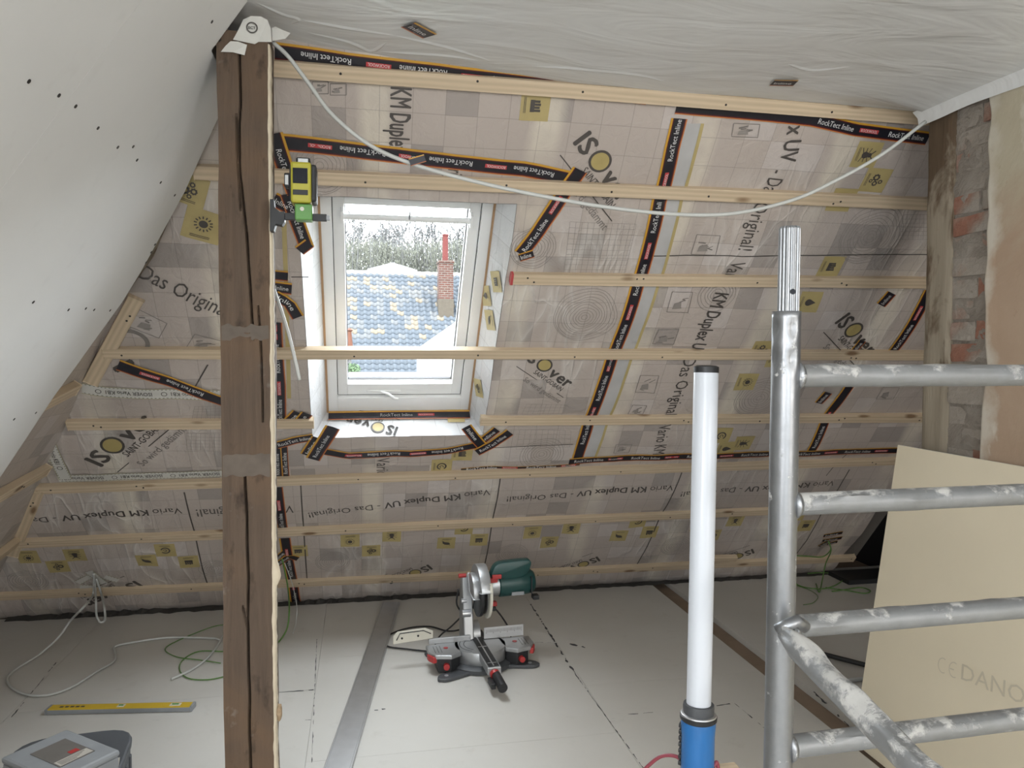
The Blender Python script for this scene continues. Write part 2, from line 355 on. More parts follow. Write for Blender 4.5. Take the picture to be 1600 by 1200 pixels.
simple('rough_foil', (.05, .047, .043), .6, var=.4); simple('screw_dark', (.03, .028, .026), .5); simple('wood_floor_beam', (.24, .175, .125), .7, var=.3, scale=9); simple('reed', (.62, .54, .41), .85, var=.25)
simple('red_paint', (.48, .07, .075), .55); simple('shell_dark', (.20, .18, .16), .9); simple('adhesive', (.05, .05, .055), .6); simple('rough_brown', (.33, .24, .15), .8, var=.25)
def m_glass():
    t = NT('window_glass'); t.t.nodes.remove(t.b)
    tr = t.n('BsdfTransparent', 0, {'Color': (.97, .98, .98)}); gl = t.n('BsdfGlossy', 0, {'Roughness': .02})
    mx = t.n('MixShader', 0, {0: .012, 1: tr, 2: gl}); t.t.links.new(mx, t.out.inputs[0]); MT['window_glass'] = t.m
m_glass()
def m_print_panel():
    t = NT('lens_dark'); MT['lens_dark'] = t.fin((.010, .012, .018), .45, Specular_IOR_Level=.2)
m_print_panel()

# ------------------------------------------------------------------ lettering and strips on a surface
_TX = {}
def glyphs(s, bold=0.0, shear=0.0):
    k = (s, bold, shear)
    if k not in _TX:
        cu = bpy.data.curves.new('txt', 'FONT'); cu.body = s; cu.size = 1.0; cu.offset = bold; cu.resolution_u = 2; cu.shear = shear
        ob = bpy.data.objects.new('txt', cu); me = bpy.data.meshes.new_from_object(ob)
        vs = [(v.co.x, v.co.y) for v in me.vertices]; fs = [tuple(p.vertices) for p in me.polygons]
        bpy.data.objects.remove(ob); bpy.data.curves.remove(cu); bpy.data.meshes.remove(me)
        x0 = min(v[0] for v in vs); x1 = max(v[0] for v in vs); _TX[k] = ([(a-x0, b) for a, b in vs], fs, x1-x0)
    return _TX[k]
class Path:
    def __init__(s, fr, pts):
        s.fr = fr; s.p = [Vector((a, b)) for a, b in pts]; s.c = [0.0]
        for i in range(1, len(s.p)): s.c.append(s.c[-1]+(s.p[i]-s.p[i-1]).length)
        s.L = s.c[-1]
    def at(s, d):
        i = 1
        while i < len(s.c)-1 and d > s.c[i]: i += 1
        t = (s.p[i]-s.p[i-1]).normalized(); q = s.p[i-1]+t*(d-s.c[i-1]); return q, t
    def W(s, d, o, lift):
        q, t = s.at(d); a, b = q.x-t.y*o, q.y+t.x*o; return s.fr.P(a, b, lift)
def text_mb(mb, path, s0, st, h, bold=0.0, lift=.004, flip=False, base=-.36, width=None, shear=0):
    vs, fs, w = glyphs(st, 0.0, shear); kx = h if width is None else width/w
    for bx, by in (((0, 0),) if bold <= 0 else ((bold, 0), (-bold, 0), (0, bold*.8), (0, -bold*.8))):      # bold = the glyph struck several times, slightly shifted
        out = []
        for x, y in vs:
            o = (y+by+base)*h; q = (x+bx)*kx
            out.append(path.W(s0-q, -o, lift) if flip else path.W(s0+q, o, lift))
        mb.add(out, fs)
    return w*kx
def textline(fr, p0, p1, st, h=None, bold=0.0, lift=.004, mat='print_dark', parent=None, name='lettering', shear=0):
    """text whose baseline runs p0 -> p1 (surface coordinates)"""
    path = Path(fr, [p0, p1]); vs, fs, w = glyphs(st, 0.0, shear); h = path.L/w if h is None else h
    mb = MB(); text_mb(mb, path, 0, st, h, bold, lift, base=0, width=path.L, shear=shear)
    return mb.build(name, MT[mat], parent)
def strip(fr, pts, width, mat, lift=.003, name='strip', parent=None, step=.03, jag=0.0, taper=None):
    path = Path(fr, pts); n = max(2, int(path.L/step)+1); vs = []; uv = []; fs = []
    for i in range(n):
        d = path.L*i/(n-1); w = width if taper is None else width*taper(i/(n-1))
        for o, vv in ((-.5, 0.0), (0, .5), (.5, 1.0)):
            dd = d + (jag*(vv-.5) if i in (0, n-1) else 0)
            vs.append(path.W(dd, o*w, lift)); uv.append((d, vv))
    for i in range(n-1):
        for j in (0, 1): k = i*3+j; fs.append((k, k+3, k+4, k+1))
    mb = MB(); mb.add(vs, fs); return mb.build(name, mat, parent, uvs=uv, smooth='all'), path
TAPES = []
def tape(label, fr, pts, width=.058, lift=.004, phase=.03, flip=False, jag=.0, period=.36, mirror=False, cat='tape', group='black joint tapes on the film'):
    if mirror: pts = pts[::-1]
    o, path = strip(fr, pts, width, MT['tape'], lift, 'sealing_tape', jag=jag)
    tag(o, label, cat, group)
    d = phase if not flip else path.L-phase; sg = -1 if flip else 1; TW, RW = .165, .085; any_ = False
    def words(st, s0, h, bold, lf, w, mat, par):
        mb = MB(); text_mb(mb, path, s0, st, h, bold, lf, flip, width=w); return mb.build('lettering', MT[mat], par)
    while (d+TW < path.L+.001) if not flip else (d-TW > -.001):
        words('RockTect Inline', d, .030, .004, lift+.0015, TW, 'print_white', o); any_ = True; d += sg*(TW+.028)
        if (d+RW > path.L) if not flip else (d-RW < 0): break
        rm = MB(); rm.add([path.W(a, b, lift+.001) for a, b in [(d, -.008), (d+sg*RW, -.008), (d+sg*RW, .008), (d, .008)]], [(0, 1, 2, 3)]); r = rm.build('red_mark', MT['print_red'], o)
        words('ROCKWOOL', d+sg*.006, .016, .006, lift+.002, RW-.012, 'print_white', r); d += sg*(RW+.05)
    if not any_ and path.L > .06:   # a short piece shows only an end of the words
        w = min(path.L*.8, .10); s0 = path.L*.1 if not flip else path.L*.9
        words('Inline' if w > .05 else 'Ro', s0, .030, .004, lift+.0015, w*.9, 'print_white', o)
    return o
def rp(*px): return [ROOF.px(u, v) for u, v in px]
def lp(*px): return [LEFT.px(u, v) for u, v in px]
# ================================================================== THE SETTING
def ceil_z(x, y):
    K = ((-.6, 2.585), (-.275, 2.579), (-.04, 2.563), (.3, 2.552), (.65, 2.533), (1.05, 2.512), (4.5, 2.512)); z = 2.51
    for (xa, za), (xb, zb) in zip(K, K[1:]):
        if xa <= x <= xb: z = za+(zb-za)*(x-xa)/(xb-xa)
    k = max(0.0, min(1.0, (x-1.55)/.55)); f = max(0.0, min(1.0, (2.69-y)/.10))
    z -= .050*k*k*f
    z += .009*noise.noise((x*1.1, y*1.4, 1.0)) + .004*noise.noise((x*4.5, y*2.5, 4.0)) - .002
    return z
def slab(name, x0, x1, y0, y1, z0, z1, mat='shell_dark'):
    return tag(MB().box(x0, x1, y0, y1, z0, z1).build(name, MT[mat]), kind='structure')
# outer shell that keeps the weather (and the light) out
def obox(mb, fr, a0, a1, b0, b1, o0, o1):
    vs = [fr.P(a, b, o, True) for o in (o0, o1) for b in (b0, b1) for a in (a0, a1)]
    mb.add(vs, [(0, 2, 3, 1), (4, 5, 7, 6), (0, 1, 5, 4), (2, 6, 7, 3), (0, 4, 6, 2), (1, 3, 7, 5)]); return mb
WX0, WX1, WT0, WT1 = -.172, .566, 1.475, 2.775        # window's outer frame in the roof
m = MB()
for a0, a1, b0, b1 in ((-3.2, WX0+.01, -.4, 3.9), (WX1-.01, 4.2, -.4, 3.9), (WX0, WX1, -.4, WT0+.01), (WX0, WX1, WT1-.01, 3.9)): obox(m, ROOF, a0, a1, b0, b1, -.36, -.28)
tag(m.build('wall_back', MT['shell_dark']), 'outer roof deck behind the insulation film', kind='structure')
m = MB(); obox(m, LEFT, -3.6, 5.6, -.4, 3.6, -.30, -.22); tag(m.build('wall_left_roof_deck', MT['shell_dark']), 'outer roof deck behind the plasterboard slope', kind='structure')
slab('wall_rear', -3.2, 4.2, -3.5, -3.3, -.3, 3.2, 'plasterboard')
slab('wall_gable', 3.74, 3.9, -3.5, 5.4, -.3, 3.2, 'plain_black')  # plain black end wall beyond the right end of the film
slab('ceiling_deck', -1.2, 4.2, -3.5, 3.4, 2.70, 2.80)
# ---- floor
floor = slab('floor', -3.2, 4.2, -3.5, 5.5, -.16, -.045, 'wood_floor_beam')
cols = [(-3.1, -1.47, (-3.3, -1.2, .9, 2.25, 3.5, 4.84)), (-1.469, -.211, (-3.3, -1.6, -.2, 1.05, 2.3, 3.57, 4.86)), (-.210, 1.0195, (-3.3, -2.0, -.8, .45, 1.68, 2.93, 3.93, 4.87)),
        (1.0205, 1.90, (-3.3, -.8, .45, 2.1, 3.38, 4.90)), (2.03, 3.73, (-3.3, -.9, .6, 2.3, 3.7, 4.93))]
for x0, x1, ys in cols:
    for ya, yb in zip(ys, ys[1:]):
        MB().box(x0, x1, ya+.0006, yb-.0006, -.044, 0).build('floor_panel', MT['floor_panel'], floor)
MB().box(1.905, 2.025, -3.3, 4.9, -.046, -.030).build('floor_joist', MT['wood_floor_beam'], floor)
def goo(px, w, seed):
    random.seed(seed); pts = [FLOOR.px(u, v) for u, v in px]; P = Path(FLOOR, pts); mb = MB(); n = max(4, int(P.L/.02)); vs = []; fs = []
    for i in range(n+1):
        d = P.L*i/n; k = w*(.25+random.random()**2*1.4); o = random.uniform(-.3, .3)*w
        vs += [P.W(d, o-k/2, .0008), P.W(d, o+k/2, .0008)]
        if i and random.random() > .22: fs.append((2*i-2, 2*i, 2*i+1, 2*i-1))
    if fs: mb.add(vs, fs); tag(mb.build('glue_line', MT['adhesive'], floor), kind='stuff')
for i, (px, w) in enumerate([([(829, 944), (867, 1004), (905, 1062)], .010), ([(905, 1062), (1005, 1200)], .004), ([(495, 999), (487, 1192)], .003), ([(420, 1083), (490, 1078)], .008), ([(830, 1004), (867, 1004)], .005),
        ([(18, 1121), (88, 1035)], .004), ([(1112, 1104), (1148, 1099)], .009), ([(1148, 1099), (1197, 1140)], .004), ([(966, 1118), (1020, 1113)], .008), ([(1262, 1072), (1330, 1138)], .012), ([(585, 1110), (608, 1107)], .010), ([(890, 1006), (915, 1012)], .018), ([(474, 1125), (486, 1125)], .004)]): goo(px, w, i)
# rough strip of foil and dust along the foot of the slope
random.seed(3); m = MB(); vs = []; fs = []
for i in range(160):
    x = -2.0+i*.033; a = .004+.014*random.random()**2; h = .004+.022*random.random()**2*(1.4 if x < .3 else .5)
    vs += [(x, 4.80-a-random.random()*.02, .001), (x, 4.845, h)]
    if i: fs.append((2*i-2, 2*i, 2*i+1, 2*i-1))
m.add(vs, fs); tag(m.build('foot_of_slope_foil', MT['rough_foil']), 'dark crumpled foil edge along the foot of the roof slope', 'foil')
MB().box(3.2, 3.73, 4.55, 4.78, 0, .03).build('black_strip_1', MT['plain_black'])['kind'] = 'structure'  # plain black strip on the floor beyond the film

# ---- left slope: plasterboard panels over a film-covered roof slope
def hipY(z): return Y0 - z/math.tan(AL)
wl = empty('wall_left', (-2.0, 0, 0), kind='structure')
def board_left(poly):
    # poly in (Y, z); board 12.5 mm thick, its face on LEFTB
    mb = MB(); pts = [(y, z*math.hypot(LK, 1)) for y, z in poly]; n = len(pts)
    f = [LEFTB.P(a, b, 0) for a, b in pts]; k = [LEFTB.P(a, b, -.0125) for a, b in pts]
    mb.add(f+k, [tuple(range(n)), tuple(range(2*n-1, n-1, -1))]+[(i, n+i, n+(i+1) % n, (i+1) % n) for i in range(n)])
    return mb.build('plasterboard_panel', MT['plasterboard'], wl)
ztop = 2.60
board_left([(-3.3, .0), (.6425, .0), (.6425, ztop), (-3.3, ztop)])
board_left([(.643, .0), (1.8993, .0), (1.8993, ztop), (.643, ztop)])
pB = board_left([(1.9, .0), (3.17, .0), (3.215, 1.07), (3.17, 1.37), (3.175, 1.73), (3.14, 1.85), (3.0, 2.127), (2.825, 2.337), (2.66, ztop), (2.585, ztop), (2.585, 2.425), (2.41, 2.425), (2.41, ztop), (1.9, ztop)])
m = MB(); obox(m, LEFTB, 1.87, 1.93, .1, 3.1, -.018, -.0128); m.build('dark_backing', MT['plain_black'], wl)  # black strip added behind the gap so the seam stays dark
scr = MB(); scr.cyl((0, 0, -.002), (0, 0, .0012), .0052, n=10); s0 = scr.build('screw', MT['screw_dark'], pB, LEFTB.mat(0, 0))
first = True
for u, v in [(45, 127), (92, 149), (118, 166), (153, 200), (184, 230), (214, 250), (208, 229), (251, 285), (273, 305), (331, 34), (344, 64), (52, 472), (107, 484), (134, 482), (147, 484), (172, 485), (22, 655), (56, 645), (242, 382), (236, 394), (228, 410)]:
    a, b = LEFTB.px(u, v); M = LEFTB.mat(a, b)
    if first: s0.matrix_basis = M if False else parent_world(pB).inverted() @ M; first = False
    else:
        c = s0.copy(); COL.objects.link(c); c.matrix_basis = parent_world(pB).inverted() @ M
# ---- ceiling film
xs = [-.55+.035*i for i in range(124)]; ys = [-3.3+.12*i for i in range(38)]+[1.26+.035*i for i in range(43)]
m = MB(); uv = []
for y in ys:
    for x in xs: m.v.append((x, y, ceil_z(x, y)))
W_ = len(xs)
for j in range(len(ys)-1):
    for i in range(W_-1): k = j*W_+i; m.f.append((k, k+W_, k+W_+1, k+1))
ceiling = tag(m.build('ceiling', MT['ceiling_foil'], smooth='all'), 'white plastic film stretched under the ceiling', kind='structure')
# sharp folds of the film
def fold(px, h=.006, w=.012):
    pts = []
    for u, v in px:
        z = 2.54
        for _ in range(4):
            P = on_plane(u, v, (0, 0, z), Vector((0, 0, 1))); z = ceil_z(P.x, P.y)
        pts.append(P)
    pts = spline(pts, 5); vs = []; fs = []; n = len(pts)
    for i, p in enumerate(pts):
        t = (pts[min(i+1, n-1)]-pts[max(i-1, 0)]).normalized(); s = t.cross(Vector((0, 0, 1))); k = math.sin(math.pi*i/(n-1))**.5
        z = ceil_z(p.x, p.y)
        for o, d in ((-1, .0005), (-.15, -h*k), (.25, -h*k*.9), (1, .0005)):
            q = p+s*o*w*k; vs.append((q.x, q.y, z+d))
        if i: b = 4*i; fs += [(b-4+j, b+j, b+j+1, b-3+j) for j in range(3)]
    mb = MB(); mb.add(vs, fs); mb.build('fold', MT['ceiling_foil'], ceiling, smooth='all')
for f in ([(400, 4), (440, 22), (466, 30), (452, 38)], [(470, 31), (540, 44), (620, 56)], [(478, 50), (545, 66), (580, 80), (604, 66)], [(615, 55), (690, 72), (770, 96)], [(590, 80), (680, 86), (750, 95)], [(830, 104), (900, 108), (1000, 118), (1040, 128)], [(1230, 100), (1270, 110), (1330, 104)]): fold(f, h=.0035, w=.014)
# hem of the film on the masonry wall
m = MB(); vs = []; fs = []
for i in range(60):
    y = 2.63-i*.035; z = ceil_z(2.11, min(y, 2.58)); w = .020+.008*noise.noise((y*4, 0, 2))
    vs += [(2.075, y, z+.012), (2.098, y, z-.010), (2.104, y, z-.02-w)]
    if i: b = 3*i; fs += [(b-3, b, b+1, b-2), (b-2, b+1, b+2, b-1)]
m.add(vs, fs); m.build('film_hem', MT['ceiling_foil'], ceiling, smooth='all')

# ---- right masonry wall
wr = empty('wall_right', (WR_X, 0, 0), kind='structure')
WY = .035; PIER = 1.55                                         # masonry ends here as a pier, cut short to let rear light past
MB().box(WR_X+.02, WR_X+.40, PIER, 2.43+WY, -.04, 2.52).build('mortar_core', MT['mortar'], wr)
m = MB(); ny, nz = 26, 230
for j in range(nz+1):
    for i in range(ny+1):
        y = 2.10+(2.44+WY-2.10)*i/ny; z = 2.50*j/nz; m.v.append((WR_X+.002-.012*max(-.6, noise.noise((y*8, z*6, 3)))-.007*noise.noise((y*26, z*24, 6))-.003*noise.noise((y*60, z*60, 6)), y, z))
for j in range(nz):
    for i in range(ny): k = j*(ny+1)+i; m.f.append((k, k+ny+1, k+ny+2, k+1))
m.build('mortar_face', MT['mortar'], wr, smooth='all')
bk = MB(); rs = random.Random(5)
def brick_mesh(seed, L):
    rr = random.Random(seed); bm = bmesh.new(); bmesh.ops.create_cube(bm, size=1)
    bmesh.ops.subdivide_edges(bm, edges=bm.edges[:], cuts=2, use_grid_fill=True)
    for v in bm.verts:
        v.co.x *= .05; v.co.y *= L; v.co.z *= .064
        v.co += Vector((rr.uniform(-.002, .002), rr.uniform(-.002, .002), rr.uniform(-.002, .002)))
    me = bpy.data.meshes.new('brick'); bm.to_mesh(me); bm.free(); me.materials.append(MT['brick']); return me
BM = [brick_mesh(i, .115) for i in range(4)]+[brick_mesh(9+i, .235) for i in range(4)]
for r in range(33):
    z = .035+r*.076
    if r % 2: row = [(2.37, 0), (2.188, 4)]
    else: row = [(2.307, 4), (2.125, 0)]
    for y, k in row:
        me = BM[k+rs.randrange(4)]
        o = place('brick', me, wr, parent_world(wr).inverted() @ Matrix.Translation((WR_X+.024+rs.uniform(-.007, .007), y+WY+rs.uniform(-.006, .006), z)) @ Matrix.Rotation(rs.uniform(-.04, .04), 4, 'X'))
# plaster coat with a broken edge
m = MB(); ny, nz = 36, 90; idx = {}
def edgeY(z): return 2.262+WY+.030*noise.noise((z*2.3, 1, 7))+.020*noise.noise((z*7, 4, 7))
for j in range(nz+1):
    z = 2.53*j/nz; e = edgeY(z)
    for i in range(ny+1):
        y = e-(i/ny)**1.6*(e-PIER); d = .016*min(1, i/1.5)+.006*noise.noise((y*3, z*3, 2))+.003*noise.noise((y*11, z*9, 2))
        m.v.append((WR_X-.004-d*(1 if i else .2), y, z))
for j in range(nz):
    for i in range(ny): k = j*(ny+1)+i; m.f.append((k, k+1, k+ny+2, k+ny+1))
m.build('plaster_coat', MT['old_plaster'], wr, smooth='all')
# old timber post at the end of the wall
def rough_post(name, x0, x1, y0, y1, z0, z1, mat, amp=.004, cracks=(), nx=16, nyy=8, nz=150, **kw):
    ring = [(x0+(x1-x0)*i/nx, y0) for i in range(nx)]+[(x1, y0+(y1-y0)*i/nyy) for i in range(nyy)]+[(x1-(x1-x0)*i/nx, y1) for i in range(nx)]+[(x0, y1-(y1-y0)*i/nyy) for i in range(nyy)]
    mb = MB(); n = len(ring); cx, cy = (x0+x1)/2, (y0+y1)/2
    for j in range(nz+1):
        z = z0+(z1-z0)*j/nz
        for i, (x, y) in enumerate(ring):
            q = amp*(noise.noise((x*9, y*9, z*3.5))+.5*noise.noise((x*30, y*30, z*12)))
            ax, ay = x-cx, y-cy; l = math.hypot(ax, ay); px, py = x+ax/l*q, y+ay/l*q
            corner = (abs(abs(ax)-(x1-x0)/2) < 1e-6 and abs(abs(ay)-(y1-y0)/2) < 1e-6)
            if corner: k = .006+.006*noise.noise((z*4, x*50, 3)); px -= math.copysign(k, ax); py -= math.copysign(k, ay)
            if i < nx and i > 0:
                for path, w, dep in cracks:
                    for (xa, za), (xb, zb) in zip(path, path[1:]):
                        lo, hi = min(za, zb), max(za, zb)
                        if lo <= z <= hi:
                            xc = xa+(xb-xa)*(z-za)/(zb-za)+.002*noise.noise((z*9, 2, 5)); e = math.exp(-((x-xc)/w)**2); py += dep*e
            mb.v.append((px, py, z))
    for j in range(nz):
        for i in range(n): mb.f.append((j*n+i, j*n+(i+1) % n, (j+1)*n+(i+1) % n, (j+1)*n+i))
    mb.f += [tuple(range(n-1, -1, -1)), tuple(nz*n+i for i in range(n))]
    return mb.build(name, MT[mat], smooth=True, **kw)
o = rough_post('timber_post', WR_X-.008, WR_X+.14, 2.432+WY, 2.568+WY, 0, 2.44, 'old_grey_wood', .005)
tag(o, 'weathered grey timber post at the end of the bare brick wall', 'post')

# ---- film on the roof slopes
HX0, HX1, HT0, HT1 = -.238, .618, 1.468, 2.805      # opening of the window reveal
def hipx(t): return -2.145+LK*t*math.sin(AL)
def lin(a, b, step):
    n = max(1, round((b-a)/step)); return [a+(b-a)*i/n for i in range(n)]
def sheet(name, label, x0, x1, t0, t1, vert, lift=0.0, hole=False, right=None, mat='membrane', uoff=(0, 0)):
    if hole: X = lin(x0, HX0, .024)+lin(HX0, HX1, .024)+lin(HX1, x1, .024)+[x1]; T = lin(t0, HT0, .024)+lin(HT0, HT1, .024)+lin(HT1, t1, .024)+[t1]
    else: X = lin(x0, x1, .024)+[x1]; T = lin(t0, t1, .024)+[t1]
    mb = MB(); uv = []; n = len(X); co = []
    for t in T:
        for x in X:
            xx = max(x, hipx(t)-.01)
            if right: xx = min(xx, right(t))
            co.append((xx, t)); mb.v.append(ROOF.P(xx, t, lift)); uv.append((t+uoff[0], xx+uoff[1]) if vert else (xx+uoff[0], t+uoff[1]))
    for j in range(len(T)-1):
        for i in range(n-1):
            k = j*n+i; cx = sum(co[q][0] for q in (k, k+1, k+n, k+n+1))/4; ct = (T[j]+T[j+1])/2
            if abs(co[k][0]-co[k+1][0]) < 1e-6 and abs(co[k+n][0]-co[k+n+1][0]) < 1e-6: continue
            if hole and HX0 < cx < HX1 and HT0 < ct < HT1: continue
            mb.f.append((k, k+1, k+n+1, k+n))
    o = mb.build(name, MT[mat], uvs=uv, smooth='all'); return tag(o, label, 'vapour film', 'printed film sheets on the roof slope')
S1 = sheet('film_sheet', 'printed grey film sheet left of the old post, under the white plasterboard slope', -2.2, -.36, 1.2, 3.40, True, 0.0, uoff=(.02, .0))
S2 = sheet('film_sheet', 'printed grey film sheet surrounding the roof window', -.372, 1.20, 1.2, 3.40, True, .0012, hole=True, uoff=(.03, .05))
S3 = sheet('film_sheet', 'printed grey film sheet right of the long slanting black tape, behind the scaffold', 1.19, 3.72, 1.2, 3.40, True, .0, uoff=(.055, .045))
S4 = sheet('film_sheet', 'printed grey film sheet running low along the slope beneath the window', -2.3, 3.285, 0.0, 1.245, False, .002, right=lambda t: 3.30 if t > .62 else 3.262+.03*t/.62, uoff=(.0, .035))
# left slope film
mb = MB(); uv = []; A = lin(2.4, 4.85, .05)+[4.85]; B = lin(.0, 3.1, .05)+[3.1]; cz = 1/math.hypot(LK, 1); n = len(A)
for b in B:
    for a in A:
        aa = min(a, hipY(b*cz)+.005); mb.v.append(LEFT.P(aa, b, .004*noise.noise((aa*4, b*4, 1)))); uv.append((aa, b))
for j in range(len(B)-1):
    for i in range(n-1):
        k = j*n+i
        if A[i] < hipY(B[j]*cz)+.01: mb.f.append((k, k+1, k+n+1, k+n))
SL = tag(mb.build('film_sheet', MT['membrane'], uvs=uv, smooth='all'), 'printed film on the left roof slope, seen in the gap below the plasterboard edge', 'vapour film', 'printed film sheets on the roof slope')
# window reveal: four film-covered faces
def reveal(name, label, i0, i1, o0, o1, nrm):
    """i0,i1 inner edge (a,b); o0,o1 outer edge at the window frame"""
    mb = MB(); uv = []; n, q = 26, 8
    for j in range(q+1):
        for i in range(n+1):
            s = i/n; r = j/q
            a = (i0[0]*(1-s)+i1[0]*s)*(1-r)+(o0[0]*(1-s)+o1[0]*s)*r; b = (i0[1]*(1-s)+i1[1]*s)*(1-r)+(o0[1]*(1-s)+o1[1]*s)*r
            w = .0025*noise.noise((a*7+b*3, b*6, r*3+nrm))*math.sin(r*math.pi); rnd = .010*max(0, 1-r*5)**2
            P = ROOF.P(a, b, (ROOF.disp(a, b)+.0012)*(1-r)-.17*r, True); ce = ROOF.P((HX0+HX1)/2, (HT0+HT1)/2, -.1, True)
            P = P+(ce-P).normalized()*(w+.002); mb.v.append(P); uv.append((s*(Vector(i1)-Vector(i0)).length+nrm*.2, r*.19))
    for j in range(q):
        for i in range(n): k = j*(n+1)+i; mb.f.append((k, k+1, k+n+2, k+n+1))
    return tag(mb.build('reveal_film', MT['membrane_lit'], uvs=uv, smooth='all'), label, 'vapour film', 'film on the window reveal')
c00, c10, c11, c01 = (HX0, HT0), (HX1, HT0), (HX1, HT1), (HX0, HT1)
f00, f10, f11, f01 = (WX0+.003, WT0+.003), (WX1-.003, WT0+.003), (WX1-.003, WT1-.012), (WX0+.003, WT1-.012)
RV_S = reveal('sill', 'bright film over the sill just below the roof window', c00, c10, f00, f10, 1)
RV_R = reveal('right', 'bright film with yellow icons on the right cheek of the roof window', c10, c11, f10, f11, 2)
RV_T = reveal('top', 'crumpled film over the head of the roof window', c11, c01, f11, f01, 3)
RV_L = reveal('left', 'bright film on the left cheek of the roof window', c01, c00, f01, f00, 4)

# ---- roof window
win = empty('window_1', ROOF.P(.2, 1.47, -.2, True), kind='structure')
def wbox(name, a0, a1, b0, b1, o0, o1, mat, parent=win, bevel=.002):
    return obox(MB(), ROOF, a0, a1, b0, b1, o0, o1).build(name, MT[mat], parent, bevel=bevel)
fw_ = .055
for a0, a1, b0, b1 in ((WX0, WX0+fw_, WT0, WT1), (WX1-fw_, WX1, WT0, WT1), (WX0+fw_, WX1-fw_, WT0, WT0+.100), (WX0+fw_, WX1-fw_, WT1-.06, WT1)): wbox('frame_rail', a0, a1, b0, b1, -.32, -.165, 'window_white')
sx0, sx1, st0, st1 = WX0+fw_+.003, WX1-fw_-.003, WT0+.104, WT1-.062
sash = empty('sash', ROOF.P(.2, st0, -.2, True)); sash.parent = win; sash.matrix_parent_inverse = WORLD[win.name].inverted()
for a0, a1, b0, b1 in ((sx0, sx0+.048, st0, st1), (sx1-.048, sx1, st0, st1), (sx0+.048, sx1-.048, st0, st0+.072), (sx0+.048, sx1-.048, st1-.05, st1)): wbox('sash_rail', a0, a1, b0, b1, -.275, -.185, 'window_white', sash)
gx0, gx1, gt0, gt1 = sx0+.048, sx1-.048, st0+.072, st1-.05
for a0, a1, b0, b1 in ((gx0, gx0+.004, gt0, gt1), (gx1-.004, gx1, gt0, gt1), (gx0, gx1, gt0, gt0+.004), (gx0, gx1, gt1-.004, gt1)): wbox('gasket', a0, a1, b0, b1, -.236, -.222, 'gasket', sash, 0)
for a0, a1, b0, b1 in ((sx0-.003, sx0, st0, st1), (sx1, sx1+.003, st0, st1), (sx0, sx1, st0-.004, st0)): wbox('gasket', a0, a1, b0, b1, -.26, -.187, 'gasket', win, 0)
wbox('pane', gx0, gx1, gt0, gt1, -.240, -.232, 'window_glass', sash, 0)
# ventilation bar with a small catch along the top of the sash
m = MB(); m.cyl(ROOF.P(gx0-.01, gt1-.045, -.165, True), ROOF.P(gx1+.012, gt1-.045, -.165, True), .013, n=14); vb = m.build('vent_bar', MT['window_white'], sash, smooth=True)
wbox('bracket', gx0-.014, gx0-.002, gt1-.07, gt1-.012, -.19, -.145, 'window_white', sash); wbox('bracket', gx1+.002, gx1+.014, gt1-.07, gt1-.012, -.19, -.145, 'window_white', sash)
wbox('catch', .20, .206, gt1-.04, gt1-.005, -.155, -.147, 'box_grey', sash, 0)
# bottom handle
hb = wbox('handle', .03, .20, st0+.014, st0+.032, -.187, -.178, 'window_white', sash)
m = MB(); m.tube([ROOF.P(*p, True) for p in ((.10, st0+.03, -.176), (.135, st0+.026, -.162), (.165, st0+.002, -.156), (.185, st0-.008, -.160))], .008, 8); m.build('lever', MT['window_white'], hb, smooth=True)
# raw wooden edge strips where the lining meets the frame
for i, (a0, a1, b0, b1) in enumerate(((WX0-.002, WX0+.010, WT0, WT1), (WX1-.010, WX1+.002, WT0, WT1), (WX0, WX1, WT0-.002, WT0+.009))): wbox('edge_strip', a0, a1, b0, b1, -.170, -.158, 'spruce_edge', win, .001)

# ---- old post, standing in the room
PY = 2.42
def post_xz(u, v): P = on_plane(u, v, (0, PY, 0), Vector((0, 1, 0))); return P.x, P.z
px0 = (post_xz(341, 300)[0]+post_xz(347, 1000)[0])/2; px1 = post_xz(424, 600)[0]
ck = [([post_xz(*p) for p in ((374, 82), (376, 160), (373, 200), (374, 270), (378, 300), (385, 360), (392, 470), (395, 530))], .0024, .030),
      ([post_xz(*p) for p in ((369, 180), (371, 260), (376, 330))], .002, .012), ([post_xz(*p) for p in ((403, 480), (409, 570), (411, 660))], .0022, .018),
      ([post_xz(*p) for p in ((382, 720), (385, 800), (388, 905), (387, 960), (389, 1060), (392, 1260))], .0024, .030), ([post_xz(*p) for p in ((379, 950), (388, 985))], .002, .015)]
post = rough_post('timber_post', px0, px1, PY, PY+.155, 0, 2.492, 'old_beam', .004, ck, nx=64, nyy=8, nz=260)
tag(post, 'brown old squared timber post with long cracks, standing left of the window', 'post')
# ragged cream plaster edge clinging to the right side of the post
m = MB(); vs = []; fs = []; N = 240
for i in range(N+1):
    z = 2.46*i/N; w = .007+.0035*noise.noise((z*14, 1, 1))+.003*noise.noise((z*45, 3, 1)); fr_ = PY-.001+.003*noise.noise((z*20, 7, 1))
    if z > 1.9: w *= .8
    lump = .016*math.exp(-((z-.86)/.03)**2)
    vs += [(px1-.006, fr_+.004, z), (px1-.001+w*.3, fr_-.002, z), (px1+w+lump, fr_+.004, z), (px1+w*.8+lump*.6, PY+.05, z), (px1-.004, PY+.06, z)]
    if i: b = 5*i; fs += [(b-5+j, b-4+j, b+1+j, b+j) for j in range(4)]
m.add(vs, fs); tag(m.build('plaster_edge', MT['reed'], post, smooth='all'), 'ragged cream plaster edge')
m = MB(); bmx = bmesh.new(); bmesh.ops.create_icosphere(bmx, subdivisions=3, radius=.017); P = on_plane(427, 1115, (0, PY+.01, 0), Vector((0, 1, 0)))
